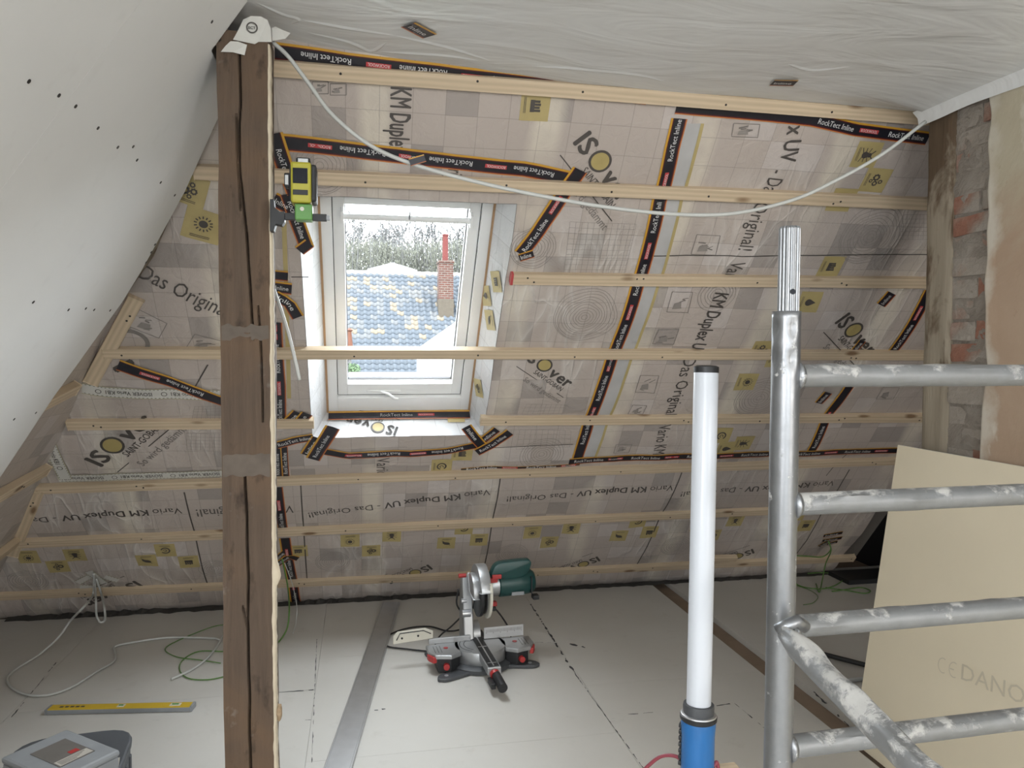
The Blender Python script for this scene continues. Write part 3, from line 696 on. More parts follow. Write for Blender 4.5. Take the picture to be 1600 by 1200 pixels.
for v in bmx.verts: v.co = Vector((v.co.x*.7, v.co.y*.9, v.co.z*1.5))*(1+.35*noise.noise(v.co*90))
me = bpy.data.meshes.new('plaster_lump'); bmx.to_mesh(me); bmx.free(); me.materials.append(MT['rough_brown']); place('plaster_lump', me, post, parent_world(post).inverted() @ Matrix.Translation((px1+.012, PY+.02, P.z)))  # lump with a plain brown colour of its own
# pale mortar smears across the post
for v0, v1, k in ((508, 532, 3), (710, 744, 8)):
    zA = post_xz(380, v1)[1]; zB = post_xz(380, v0)[1]; mb = MB(); n = 30; q = 6
    for j in range(q+1):
        for i in range(n+1):
            s = i/n; x = px0+.006+(px1-px0-.012)*s; top = zB+.010*noise.noise((x*45, k, 4)); bot = zA+.012*noise.noise((x*38, k, 1)); r = j/q
            edge = min(1, 4*min(r, 1-r, s, 1-s)); mb.v.append((x, PY-.0005-.0052*edge*max(.0, .62+noise.noise((x*30, r*3, k))), bot+(top-bot)*r))
    for j in range(q):
        for i in range(n): kk_ = j*(n+1)+i; mb.f.append((kk_, kk_+1, kk_+n+2, kk_+n+1))
    mb.build('mortar_smear', MT['mortar_pale'], post, smooth='all')

# ================================================================== BATTENS
SCREW = MB().cyl((0, 0, -.001), (0, 0, .0012), .0045, n=8).build('screw', MT['screw_dark']); SCREW_ME = SCREW.data; bpy.data.objects.remove(SCREW)
GB = 'pale pine battens across the roof slope'
def batten(label, fr, p0, p1, w=.054, th=.032, ext=(0, 0), name='batten', group=GB, seed=0, red=None, screws=True, mat='pine', lift=0.0):
    a = Vector(fr.px(*p0, th)); b = Vector(fr.px(*p1, th)); d = (b-a).normalized(); a = a-d*ext[0]; b = b+d*ext[1]; L = (b-a).length
    M = fr.mat(a.x, a.y, lift, math.atan2(d.y, d.x)); mb = MB(); n = max(2, int(L/.25)); rr = random.Random(seed)
    vs = []; fs = []
    for i in range(n+1):
        x = L*i/n; dy = .0025*noise.noise((x*.9+seed*7, 1, 2)); dz = .002*noise.noise((x*.8, seed, 5))
        vs += [(x, -w+dy, 0), (x, dy, 0), (x, dy, th+dz), (x, -w+dy, th+dz)]
        if i: k = 4*i; fs += [(k-4+j, k-4+(j+1) % 4, k+(j+1) % 4, k+j) for j in range(4)]
    fs += [(0, 1, 2, 3), (4*n+3, 4*n+2, 4*n+1, 4*n)]
    mb.add(vs, fs); o = mb.build(name, MT[mat], None, M, bevel=.0022); tag(o, label, 'batten', group)
    if screws:
        x = .05+rr.random()*.1
        while x < L-.02:
            for q in range(rr.choice((1, 1, 2))):
                place('screw', SCREW_ME, o, Matrix.Translation((x+q*.03, -w*rr.uniform(.25, .75), th)))
            x += rr.uniform(.38, .62)
    if red:
        MB().box(-.0012, .012, -w-.0012, .0012, .002, th+.0016).build('painted_end', MT['red_paint'], o, Matrix(), bevel=.002)
    return o
batten('topmost pine batten, right under the white ceiling film', ROOF, (430, 95), (1450, 175), ext=(.35, 1.0), seed=1)
batten('second pine batten from the top, just above the roof window', ROOF, (300, 260), (1455, 312), ext=(.0, 1.0), seed=2)
batten('third pine batten from the top, starting right of the window with a red end', ROOF, (799, 429), (1445, 437), ext=(0, .9), seed=3, red=1)
batten('pine batten crossing in front of the roof window', ROOF, (158, 546), (1440, 551), ext=(0, .8), seed=4)
batten('short pine batten left of the window sill, running behind the post', ROOF, (102, 660), (490, 658), seed=5)
batten('pine batten right of the window sill with a reddish end, behind the white lamp tube', ROOF, (752, 654), (1440, 650), ext=(0, .6), seed=6)
batten('long pine batten below the window sill, above the upside-down lettering', ROOF, (48, 762), (1390, 718), ext=(0, .5), seed=7)
batten('long pine batten below the upside-down lettering, second from the floor', ROOF, (18, 848), (1380, 789), ext=(0, .3), seed=8)
batten('lowest pine batten, just above the floor behind the mitre saw', ROOF, (-40, 932), (1338, 871), ext=(0, 0), seed=9)
batten('sloping pine batten along the corner under the plasterboard edge, upper piece', ROOF, (200, 462), (128, 596), w=-.062, group='battens in the left corner', seed=11, mat='pine')
batten('sloping pine batten along the corner, lower piece at the left border', ROOF, (48, 765), (8, 868), w=-.06, group='battens in the left corner', seed=12)
GL = 'battens of the left slope'
batten('short pine batten end poking out below the plasterboard edge, upper', LEFT, (60, 636), (128, 602), w=.055, ext=(.25, 0), th=.035, group=GL, seed=13)
batten('pine batten end of the left slope, between the curved white tape and the left border', LEFT, (0, 776), (82, 730), w=.055, ext=(.3, 0), th=.035, group=GL, seed=14)
batten('lowest pine batten end of the left slope at the left border', LEFT, (0, 870), (34, 844), w=.055, ext=(.3, 0), th=.035, group=GL, seed=15)
# dark rafter seen in the gap under the plasterboard edge
m = MB(); obox(m, LEFT, 3.10, 3.24, .6, 2.5, .0, .045); tag(m.build('rafter', MT['old_grey_wood']), 'grey rafter edge showing below the cut edge of the plasterboard', 'rafter')
# ================================================================== PRINT ON THE FILM
def rpx(u, v): return ROOF.px(u, v, .006)
def disc(mb, fr, a, b, r, lift, n=20, ang0=0.0, sx=1.0):
    mb.add([fr.P(a+r*sx*math.cos(2*math.pi*i/n+ang0), b+r*math.sin(2*math.pi*i/n+ang0), lift) for i in range(n)], [tuple(range(n))])
def ring(mb, fr, a, b, r0, r1, lift, n=36, q0=0.0, q1=2*math.pi, sx=1.0, wob=0.0):
    vs = []; fs = []
    for i in range(n+1):
        q = q0+(q1-q0)*i/n; w = 1+wob*noise.noise((math.cos(q)*1.3, math.sin(q)*1.3, r1*30))
        vs += [fr.P(a+r*w*sx*math.cos(q), b+r*w*math.sin(q), lift) for r in (r0, r1)]
        if i: fs.append((2*i-2, 2*i-1, 2*i+1, 2*i))
    mb.add(vs, fs)
def quad(mb, fr, pts, lift): mb.add([fr.P(a, b, lift) for a, b in pts], [tuple(range(len(pts)))])
def line(mb, fr, p, q, w, lift, step=.05):
    P = Path(fr, [p, q]); n = max(1, int(P.L/step)); vs = []; fs = []
    for i in range(n+1):
        d = P.L*i/n; vs += [P.W(d, -w/2, lift), P.W(d, w/2, lift)]
        if i: fs.append((2*i-2, 2*i, 2*i+1, 2*i-1))
    mb.add(vs, fs)
def icon(parent, fr, a, b, kind, ang=0.0, size=.104, mat='print_yellow', aspect=1.0, lift=.003):
    """printed square with a pictogram; ang turns it in the surface"""
    h = size/2; ca, sa = math.cos(ang), math.sin(ang)
    T = lambda x, y: (a+(x*ca-y*sa)*size, b+(x*sa+y*ca)*size*aspect)
    k = 6; vs = [fr.P(*T(-.5+i/k, -.5+j/k), lift) for j in range(k+1) for i in range(k+1)]; fs = [(j*(k+1)+i, j*(k+1)+i+1, (j+1)*(k+1)+i+1, (j+1)*(k+1)+i) for j in range(k) for i in range(k)]
    mb = MB(); mb.add(vs, fs); t = mb.build('icon_tile', MT[mat], parent)
    g = MB(); l2 = lift+.0022
    def poly(pts): g.add([fr.P(*T(x, y), l2) for x, y in pts], [tuple(range(len(pts)))])
    def dsc(x, y, r, n=16): poly([(x+r*math.cos(2*math.pi*i/n), y+r*math.sin(2*math.pi*i/n)) for i in range(n)])
    def rng(x, y, r0, r1, n=20, q0=0, q1=2*math.pi):
        for i in range(n):
            p, q = q0+(q1-q0)*i/n, q0+(q1-q0)*(i+1)/n
            poly([(x+r0*math.cos(p), y+r0*math.sin(p)), (x+r1*math.cos(p), y+r1*math.sin(p)), (x+r1*math.cos(q), y+r1*math.sin(q)), (x+r0*math.cos(q), y+r0*math.sin(q))])
    if kind == 'sun':
        dsc(0, .06, .12)
        for i in range(14):
            q = 2*math.pi*i/14; c, s = math.cos(q), math.sin(q); poly([(c*.17-s*.018, .06+s*.17+c*.018), (c*.25-s*.018, .06+s*.25+c*.018), (c*.25+s*.018, .06+s*.25-c*.018), (c*.17+s*.018, .06+s*.17-c*.018)])
    elif kind == 'gears':
        for x, y, r in ((-.13, -.03, .13), (.12, .0, .10), (.04, .2, .08), (.02, -.2, .07)):
            rng(x, y, r*.5, r)
            for i in range(8):
                q = 2*math.pi*i/8; dsc(x+math.cos(q)*r, y+math.sin(q)*r, r*.2, 6)
    elif kind == 'bug':
        dsc(0, -.08, .13); dsc(0, .10, .09)
        for sx in (-1, 1):
            for y0, y1 in ((.0, .1), (-.08, -.08), (-.15, -.25)): poly([(0, y0-.015), (sx*.27, y1-.015), (sx*.27, y1+.015), (0, y0+.015)])
            poly([(sx*.02, .16), (sx*.16, .30), (sx*.20, .28), (sx*.06, .14)])
    elif kind == 'drop':
        poly([(.16*math.cos(q), -.05+.16*math.sin(q)) for q in [math.pi*(.9+1.2*i/14) for i in range(15)]]+[(0, .27)])
    elif kind == 'leaf':
        poly([(-.22, .10), (-.10, .16), (.08, .12), (.20, .0), (.22, -.16), (.08, -.10), (-.10, -.06), (-.2, .02)]); poly([(-.25, .2), (.25, -.25), (.26, -.22), (-.23, .22)])
    elif kind == 'swirl': rng(0, 0, .17, .24, 24, .6, 6.0); rng(.02, 0, .06, .10, 18, 1, 6)
    elif kind == 'hand':
        for i in range(4): poly([(-.19+i*.10, -.05), (-.11+i*.10, -.05), (-.11+i*.10, .16+.03*(i % 2)), (-.19+i*.10, .16+.03*(i % 2))])
        poly([(-.2, -.17), (.2, -.17), (.2, -.02), (-.2, -.02)])
    for i in range(2): poly([(-.28, -.34-.05*i), (.24, -.34-.05*i), (.24, -.322-.05*i), (-.28, -.322-.05*i)])
    g.build('pictogram', MT['print_dark'], t); return t
def tint_tile(parent, fr, a, b, w, h, ang=0.0, mat='print_soft', lift=.0022): pass
def logo(parent, fr, p0, p1, kh=1.0, tag_line=True, small=True, lift=.0035, full=True, word='ISOVER', under=True):
    """logo word along p0 -> p1 with a round gold O, a small line below and a rule"""
    P = Path(fr, [p0, p1]); mb = MB(); vs, fs, w = glyphs('ISOVER'); h = P.L/w*kh; kx = P.L/w
    pos = 0.0; gap = .12
    letters = [('I', .02), ('S', .02), ('O', 0), ('v', .02), ('e', .02), ('r', .02)]; ws = []
    for c, bd in letters: ws.append(glyphs(c)[2] if c != 'O' else .86)
    tot = sum(ws)+gap*5; k = P.L/tot; hh = k*kh
    for (c, bd), cw in zip(letters, ws):
        if c == 'O':
            n = 20; a0, b0 = None, None
            for i in range(n):
                q0, q1 = 2*math.pi*i/n, 2*math.pi*(i+1)/n
                mb.add([P.W((pos+cw/2)*k+r*k*math.cos(q), .36*hh+r*hh*math.sin(q), lift) for q in (q0, q1) for r in (.33, .42)], [(0, 1, 3, 2)])
            gd = MB(); gd.add([P.W((pos+cw/2)*k+.33*k*math.cos(2*math.pi*i/n), .36*hh+.33*hh*math.sin(2*math.pi*i/n), lift) for i in range(n)], [tuple(range(n))])
        else: text_mb(mb, P, pos*k, c, hh*1.0, .032, lift, base=0, width=cw*k)
        pos += cw+gap
    if small: text_mb(mb, P, P.L*.33, 'SAINT-GOBAIN', hh*.40, .006, lift, base=-.95, width=P.L*.64)
    if under:
        for o0, o1 in ((-.62, -.58),): mb.add([P.W(P.L*s, o*hh, lift) for s, o in ((.02, o0), (1.12, o0), (1.12, o1), (.02, o1))], [(0, 1, 2, 3)])
    L = mb.build('logo', MT['print_dark'], parent); gd.build('gold_disc', MT['print_gold'], L)
    if tag_line:
        t = MB(); text_mb(t, P, P.L*.30, 'So wird gedämmt', hh*.46, 0, lift, base=-2.35, width=P.L*.85); t.build('tagline', MT['print_soft'], L)
    return L
def rings(parent, fr, a, b, r, n=9, sx=1.0, lift=.003):
    mb = MB()
    for i in range(n): rr = r*(i+1)/n; ring(mb, fr, a, b, rr-.0011, rr+.0011, lift, 40, sx=sx, wob=.10)
    return mb.build('ring_print', MT['print_thin'], parent)
def finegrid(parent, fr, pts, n1=9, n2=9, lift=.003):
    """fine crossed lines filling a quad given by its 4 corners (a,b)"""
    A, B, C, D = [Vector(p) for p in pts]; mb = MB()
    for i in range(n1+1):
        s = i/n1; line(mb, fr, A.lerp(B, s), D.lerp(C, s), .0013, lift)
    for i in range(n2+1):
        s = i/n2; line(mb, fr, A.lerp(D, s), B.lerp(C, s), .0013, lift)
    return mb.build('grid_print', MT['print_thin'], parent)
def picture(parent, fr, pts, seed=0, lift=.003):
    """outlined how-to drawing inside a quad"""
    A, B, C, D = [Vector(p) for p in pts]; mb = MB(); rr = random.Random(seed); Q = lambda x, y: A.lerp(B, x).lerp(D.lerp(C, x), y)
    for p, q in ((A, B), (B, C), (C, D), (D, A)): line(mb, fr, p, q, .0028, lift)
    for _ in range(4):
        x, y = rr.uniform(.1, .6), rr.uniform(.1, .7); line(mb, fr, Q(x, y), Q(x+rr.uniform(.15, .35), y+rr.uniform(-.1, .25)), .003+.004*rr.random(), lift)
    o = mb.build('how_to_picture', MT['print_soft'], parent)
    sh = MB(); quad(sh, fr, [Q(.2, .15), Q(.62, .2), Q(.55, .55), Q(.25, .45)], lift); sh.build('shading', MT['print_thin'], o); return o
def rule(parent, fr, p, q, w=.006, lift=.0032):
    mb = MB(); line(mb, fr, p, q, w, lift); return mb.build('marking_line', MT['print_dark'], parent)
PHR = 'Vario KM Duplex UV - Das Original!'
def phrase(parent, fr, p0, p1, lift=.0032, h=None):
    """one run of the lettering, the middle words bold, from p0 to p1"""
    P = Path(fr, [p0, p1]); words = [('Vario', .0), ('KM Duplex UV', .022), ('- Das Original!', .0)]
    ws = [glyphs(w, b)[2] for w, b in words]; tot = sum(ws)+.35*2; k = P.L/tot; d = 0; h = h or k
    for (w, b), ww in zip(words, ws): mb = MB(); text_mb(mb, P, d*k, w, h, b, lift, base=0, width=ww*k); mb.build('lettering', MT['print_dark'], parent); d += ww+.35
# --- low sheet: lettering upside down, one period every 1.07 m
PER = 1.07
def xt(u, v): return Vector(rpx(u, v))
base = xt(765, 762); bend = xt(485, 798)
dvec = bend-base
for k, (dx, dt) in {-2: (-2*PER, -.055), -1: (-PER, -.02), 0: (0, 0), 1: (PER+.02, -.012), 2: (2*PER, -.02)}.items():
    p0 = Vector((base.x+dx, base.y+dt)); ln = .985
    s = (dvec.y/dvec.x)*(1.0 if k == 0 else .35); p1 = Vector((p0.x-ln, p0.y-ln*s))
    if k == -2: p0 = Vector(rpx(283, 792)); p1 = Vector(rpx(20, 806)); p1 = p0+(p1-p0).normalized()*.985
    if k == -2: phrase(S4, ROOF, p0, p1); continue
    if k == -1: textline(ROOF, rpx(352, 792), rpx(306, 794), 'ginal!', h=.09, parent=S4, lift=.0032); textline(ROOF, rpx(459, 787), rpx(446, 787), 'V', h=.09, parent=S4, lift=.0032); continue
    phrase(S4, ROOF, p0, p1)
for (a, b) in (((470, 758), (480, 908)), ((782, 744), (757, 882)), ((1067, 734), (995, 882)), ((1327, 733), (1240, 870)), ((288, 768), (325, 915))):
    rule(S4, ROOF, rpx(*a), rpx(*b), .007)
ic = [('sun', 547, 843), ('gears', 580, 858), ('bug', 612, 835), ('leaf', 697, 847), ('swirl', 725, 825), ('hand', 748, 841)]
o0 = xt(765, 800)
for kind, u, v in (('sun', 45, 868), ('gears', 92, 882), ('bug', 118, 865), ('leaf', 230, 873), ('swirl', 259, 857), ('hand', 296, 874), ('hand', 466, 860)): icon(S4, ROOF, *rpx(u, v), kind, math.pi, .106)
logo(S4, ROOF, rpx(210, 906), rpx(130, 938), tag_line=False); rings(S4, ROOF, *rpx(45, 905), .10, 8); rings(S4, ROOF, *rpx(335, 885), .08, 6)
for k in range(0, 3):
    for kind, u, v in ic:
        q = xt(u, v); a = q.x+k*PER; b = q.y-.012*(k < -1)
        if hipx(b)+.12 < a < 3.18: icon(S4, ROOF, a, b, kind, math.pi, .106)
    for u, v, r in ((520, 876, .10),):
        q = xt(u, v)
        if hipx(q.y)+.2 < q.x+k*PER < 3.0: rings(S4, ROOF, q.x+k*PER, q.y, r, 8)
    q0 = xt(668, 880); q1 = xt(615, 903)
    if hipx(.4)+.45 < q0.x+k*PER < 3.2: logo(S4, ROOF, (q0.x+k*PER, q0.y), (q0.x+k*PER-.24, q0.y-.155), tag_line=False)
# --- sheet right of the long tape: lettering reading downwards
PV = [rpx(1243, 190), rpx(1022, 712)]
def down(u0, v0, u1, v1, st, bold): textline(ROOF, rpx(u0, v0), rpx(u1, v1), st, h=.098, bold=bold, parent=S3, lift=.0035)
down(1232, 196, 1217, 252, 'x UV', .022); down(1206, 264, 1188, 306, '- Das', 0); down(1181, 316, 1151, 387, 'Original!', 0); down(1142, 406, 1125, 446, 'Vario', 0)
down(1118, 457, 1075, 553, 'KM Duplex UV', .022); down(1069, 560, 1037, 652, 'Das Original!', 0); down(1030, 664, 1019, 708, 'Vario KM', 0)
rule(S3, ROOF, rpx(1018, 398), rpx(1448, 396), .005); rule(S3, ROOF, rpx(1290, 742), rpx(1330, 700), .005)
for kind, u, v in (('bug', 1352, 240), ('gears', 1366, 280), ('hand', 1297, 415), ('drop', 1263, 470), ('gears', 1190, 545), ('sun', 1165, 595), ('swirl', 1126, 678), ('drop', 1133, 698), ('hand', 1315, 312), ('leaf', 1215, 560), ('bug', 1160, 690)):
    a, b = rpx(u, v); icon(S3, ROOF, a, b, kind, -math.pi/2, .112)
rings(S3, ROOF, *rpx(1358, 368), .15, 10, sx=1.0); rings(S3, ROOF, *rpx(1185, 620), .14, 9); rings(S3, ROOF, *rpx(1120, 460), .09, 6)
logo(S3, ROOF, rpx(1303, 502), rpx(1352, 556), 1.0)
finegrid(S3, ROOF, [rpx(1400, 372), rpx(1448, 372), rpx(1450, 335), rpx(1412, 335)], 6, 6)
for i, q in enumerate((((1142, 212), (1183, 214), (1187, 194), (1146, 192)), ((1079, 396), (1117, 397), (1124, 366), (1088, 365)), ((1041, 486), (1074, 487), (1082, 456), (1050, 455)), ((1019, 536), (1052, 537), (1060, 513), (1028, 513)), ((992, 611), (1021, 612), (1029, 586), (1000, 585)), ((981, 646), (1004, 646), (1010, 632), (988, 631)), ((958, 706), (982, 706), (987, 693), (962, 693)), ((1368, 622), (1395, 622), (1404, 604), (1378, 604)))): picture(S3, ROOF, [rpx(*p) for p in q], i)
# yellow-edged overlap beside the tape
o, _ = strip(ROOF, [rpx(1083, 192), rpx(1059, 290), rpx(1022, 430), rpx(982, 545), rpx(942, 655), rpx(922, 712)], .075, MT['overlap_film'], .0018, 'overlap_strip', S3); strip(ROOF, [rpx(1097, 192), rpx(1071, 290), rpx(1034, 430), rpx(992, 545), rpx(951, 655), rpx(930, 712)], .014, MT['print_yellow'], .0034, 'yellow_edge', S3)
# --- sheet round the window
logo(S2, ROOF, rpx(895, 222), rpx(968, 318), .98); logo(S2, ROOF, rpx(818, 560), rpx(884, 603), .95); 
textline(ROOF, rpx(611, 136), rpx(608, 236), 'KM Duplex', h=.105, bold=.022, parent=S2, lift=.0035); textline(ROOF, rpx(700, 262), rpx(696, 285), 'rigin', h=.09, parent=S2, lift=.0035)
textline(ROOF, rpx(589, 715), rpx(588, 742), 'Vario', h=.095, parent=S2, lift=.0035)
rings(S2, ROOF, *rpx(912, 492), .15, 11); rings(S2, ROOF, *rpx(500, 258), .12, 8); rings(S2, ROOF, *rpx(832, 385), .10, 8); rings(S2, ROOF, *rpx(846, 708), .12, 8)
finegrid(S2, ROOF, [rpx(880, 428), rpx(975, 428), rpx(993, 348), rpx(890, 345)], 11, 10); finegrid(S2, ROOF, [rpx(815, 645), rpx(880, 645), rpx(884, 630), rpx(822, 628)], 8, 3); finegrid(S2, ROOF, [rpx(806, 700), rpx(890, 696), rpx(892, 672), rpx(812, 670)], 9, 4)
for kind, u, v in (('hand', 722, 708), ('swirl', 690, 728), ('hand', 836, 165)): icon(S2, ROOF, *rpx(u, v), kind, -math.pi/2, .11)
rule(S2, ROOF, rpx(770, 698), rpx(895, 692), .004); rule(S2, ROOF, rpx(455, 433), rpx(482, 433), .004)
for i, q in enumerate((((488, 146), (513, 146), (513, 128), (488, 128)), ((516, 148), (541, 148), (541, 131), (516, 131)))): picture(S2, ROOF, [rpx(*p) for p in q], 20+i)
strip(ROOF, [rpx(444, 340), rpx(452, 620)], .018, MT['print_yellow'], .0022, 'yellow_edge', S2)
# --- sheet left of the post, its print running askew
textline(ROOF, rpx(215, 432), rpx(352, 494), 'Das Original', h=.10, parent=S1, lift=.0035)
icon(S1, ROOF, *rpx(318, 350), 'sun', -.34, .14); icon(S1, ROOF, *rpx(297, 296), 'gears', -.34, .12)
for i, q in enumerate((((203, 507), (249, 526), (262, 502), (219, 481)), ((292, 541), (340, 548), (350, 532), (305, 519)))): picture(S1, ROOF, [rpx(*p) for p in q], 40+i)
logo(S1, ROOF, rpx(160, 726), rpx(243, 657), .95); finegrid(S1, ROOF, [rpx(292, 700), rpx(350, 700), rpx(350, 677), rpx(292, 676)], 8, 5); finegrid(S1, ROOF, [rpx(300, 655), rpx(350, 655), rpx(350, 630), rpx(305, 632)], 7, 5)
rule(S1, ROOF, rpx(325, 569), rpx(306, 600), .006); mb = MB(); ring(mb, ROOF, *rpx(206, 533), .055, .072, .0035); rr_ = mb.build('logo', MT['print_soft'], S1)
textline(ROOF, rpx(178, 574), rpx(196, 590), 'r', h=.2, bold=.03, parent=S1, lift=.0035)
# --- print on the reveal
def rvf(i0, i1, o0):
    A = ROOF.P(*i0, 0, True); B = ROOF.P(*i1, 0, True); D = ROOF.P(*o0, -.17, True); ea = (B-A).normalized(); eb = (D-A); eb = (eb-ea*eb.dot(ea)).normalized(); return Frame(A+ea.cross(eb)*.005, ea, eb)
FS = rvf(c00, c10, f00); FR = rvf(c10, c11, f10); FLc = rvf(c01, c00, f01)
logo(RV_S, FS, FS.px(622, 668), FS.px(545, 650), 1.0, tag_line=False)
for kind, u, v in (('hand', 776, 440), ('leaf', 766, 500), ('gears', 748, 606), ('drop', 760, 462)):
    try: icon(RV_R, FR, *FR.px(u, v), kind, .6, .095)
    except Exception: pass
icon(RV_S, FS, *FS.px(712, 650), 'hand', math.pi, .09)

# ================================================================== TAPES
tape('black joint tape with upside-down lettering along the ceiling edge, above the topmost batten', ROOF, rp((430, 77), (545, 93), (700, 112), (1012, 150)), .062, flip=True, phase=.10)
tape('black joint tape with upside-down lettering running from the post to above the window', ROOF, rp((432, 218), (600, 237), (700, 248), (820, 262), (886, 276)), .066, flip=True, phase=.06)
tape('slanted black tape piece at upper right of the roof window, passing behind a batten', ROOF, rp((905, 262), (868, 318), (838, 360), (812, 392)), .066, lift=.006, mirror=True, phase=.02)
tape('tiny black tape stub below the slanted tape beside the window', ROOF, rp((810, 398), (832, 391)), .04, lift=.007)
tape('long black joint tape slanting down from the topmost batten, behind the hanging cable', ROOF, rp((900, 716), (920, 655), (960, 545), (1000, 430), (1035, 290), (1048, 225), (1060, 183)), .066, lift=.0045, phase=.13, period=.33)
tape('black joint tape along the underside of the topmost batten at right', ROOF, rp((1056, 165), (1200, 178), (1270, 185), (1335, 200), (1447, 214)), .055, lift=.0055, phase=.60)
tape('long black joint tape below the lamp tube height, along the seam above a batten', ROOF, rp((888, 717), (1000, 712), (1200, 706), (1300, 703), (1420, 699)), .052, lift=.006, phase=.03)
tape('black joint tape slanting down beside the bare brick wall', ROOF, rp((1390, 552), (1420, 505), (1452, 452)), .062, lift=.005, phase=.04)
tape('black joint tape between the scaffold rungs at right, sloping to the seam', ROOF, rp((1264, 702), (1284, 664), (1294, 643), (1324, 600)), .062, lift=.005, phase=.04)
tape('small black tape patch below a batten, left of the brick wall', ROOF, rp((1374, 474), (1392, 456)), .062, lift=.006, phase=.01)
tape('small black tape patch over the logo beside the scaffold', ROOF, rp((1331, 549), (1346, 530)), .045, lift=.006)
tape('small plain black tape patch just right of the scaffold upright, under the first rung', ROOF, rp((1277, 627), (1292, 610)), .055, lift=.006)
tape('thin black joint tape just above the batten below the sill', ROOF, rp((720, 732), (760, 728), (850, 726), (905, 722)), .022, lift=.004)
# left of the window
tape('slanted black tape piece from the post to behind the yellow laser level', ROOF, rp((428, 205), (447, 262), (462, 300)), .066, lift=.0065, phase=.06)
tape('slanted black tape piece below the laser level beside the window', ROOF, rp((450, 300), (466, 345), (480, 384)), .060, lift=.0065, phase=.03)
tape('short black tape stub hidden behind the laser clamp', ROOF, rp((428, 308), (456, 322)), .062, lift=.0055)
tape('short black tape end below the slanted piece, left of the window', ROOF, rp((468, 388), (484, 376)), .05, lift=.0075)
tape('upper of the stacked black tape patches beside the post, left of the window', ROOF, rp((428, 428), (450, 430)), .05, lift=.0055)
tape('middle of the stacked black tape patches beside the post, left of the window', ROOF, rp((428, 446), (456, 449)), .058, lift=.0065)
tape('lowest of the stacked black tape patches beside the post, slanting', ROOF, rp((430, 459), (452, 470), (466, 492)), .055, lift=.0075)
tape('upright black joint tape beside the post from the patches down to the sill', ROOF, rp((438, 665), (437, 600), (433, 560), (430, 500)), .06, lift=.005, phase=.03)
tape('upright black joint tape beside the post below the sill batten', ROOF, rp((434, 745), (432, 690)), .056, lift=.005)
tape('second upright black tape strip beside the post below the sill batten', ROOF, rp((447, 743), (444, 694)), .036, lift=.006)
tape('upright black joint tape beside the post, across the upside-down lettering', ROOF, rp((442, 830), (438, 795), (433, 758)), .060, lift=.006, phase=.02)
tape('lowest upright black joint tape beside the post, down to the floor', ROOF, rp((464, 948), (458, 910), (450, 870), (445, 838)), .062, lift=.006, phase=.02)
tape('short black tape patch over the cable entry beside the post', ROOF, rp((430, 880), (452, 866), (466, 870)), .045, lift=.008)
tape('short slanted black tape end above the cable entry beside the post', ROOF, rp((428, 874), (446, 858)), .04, lift=.007)
# window corners
tape('black tape under the window frame with white lettering', FS, [(.075, .128), (.40, .130), (.80, .128)], .056, lift=.006, phase=.26)
tape('black joint tape with upside-down lettering below the sill', ROOF, rp((508, 702), (545, 708), (640, 706), (700, 702), (752, 690)), .050, lift=.006, flip=True, phase=.10)
tape('wide black tape strip over the left corner of the sill, front one', ROOF, rp((489, 712), (503, 690), (520, 664)), .075, lift=.012, phase=.02)
tape('black tape strip over the left corner of the sill, behind the front one', ROOF, rp((478, 706), (496, 680)), .06, lift=.009, phase=.02)
tape('black tape patch beside the left sill corner, highest', ROOF, rp((445, 662), (466, 640)), .060, lift=.008)
tape('black tape patch beside the left sill corner, nearest the reveal', ROOF, rp((462, 664), (480, 642)), .060, lift=.009)
tape('black tape patch below the short batten beside the post', ROOF, rp((432, 692), (462, 684), (490, 680)), .05, lift=.008, phase=.01)
tape('black tape strip over the right corner of the sill', ROOF, rp((728, 664), (743, 682), (756, 696)), .058, lift=.010)
tape('long black tape strip crossing the right corner of the sill', ROOF, rp((744, 702), (768, 690), (796, 671)), .058, lift=.012, phase=.02)
tape('black tape end under the crossing strips at the right sill corner', ROOF, rp((752, 686), (776, 668)), .05, lift=.008)
# left of the post
tape('black joint tape slanting down to the left side of the post', ROOF, rp((186, 566), (270, 592), (352, 622)), .060, lift=.009, flip=True, phase=.10)
# bunch round the green cable at right
for i, (a, b) in enumerate((((1284, 832), (1314, 828)), ((1283, 840), (1313, 836)), ((1278, 850), (1296, 838)), ((1290, 846), (1306, 842)))):
    tape(('topmost', 'second', 'lowest, slanting', 'third')[i]+' black tape strip where the green cables leave the film at right', ROOF, rp(a, b), .035, lift=.006+.0015*i)
# ceiling patches
def ctape(label, u, v, ang, L=.10, w=.062):
    z = 2.54
    for _ in range(4): P = on_plane(u, v, (0, 0, z), Vector((0, 0, 1))); z = ceil_z(P.x, P.y)
    CF = Frame((0, 0, 0), (1, 0, 0), (0, -1, 0), lambda a, b: -ceil_z(a, -b))
    d = Vector((math.cos(ang), math.sin(ang)))*L/2; tape(label, CF, [(P.x-d.x, -P.y-d.y), (P.x+d.x, -P.y+d.y)], w, lift=.006)
ctape('small black tape patch on the ceiling film, left', 655, 45, -.75); ctape('small black tape patch on the ceiling film, right', 1225, 127, .2, .085)
tape('small dark tape end on the film right above the topmost batten', ROOF, rp((1066, 143), (1088, 142)), .035, lift=.006)
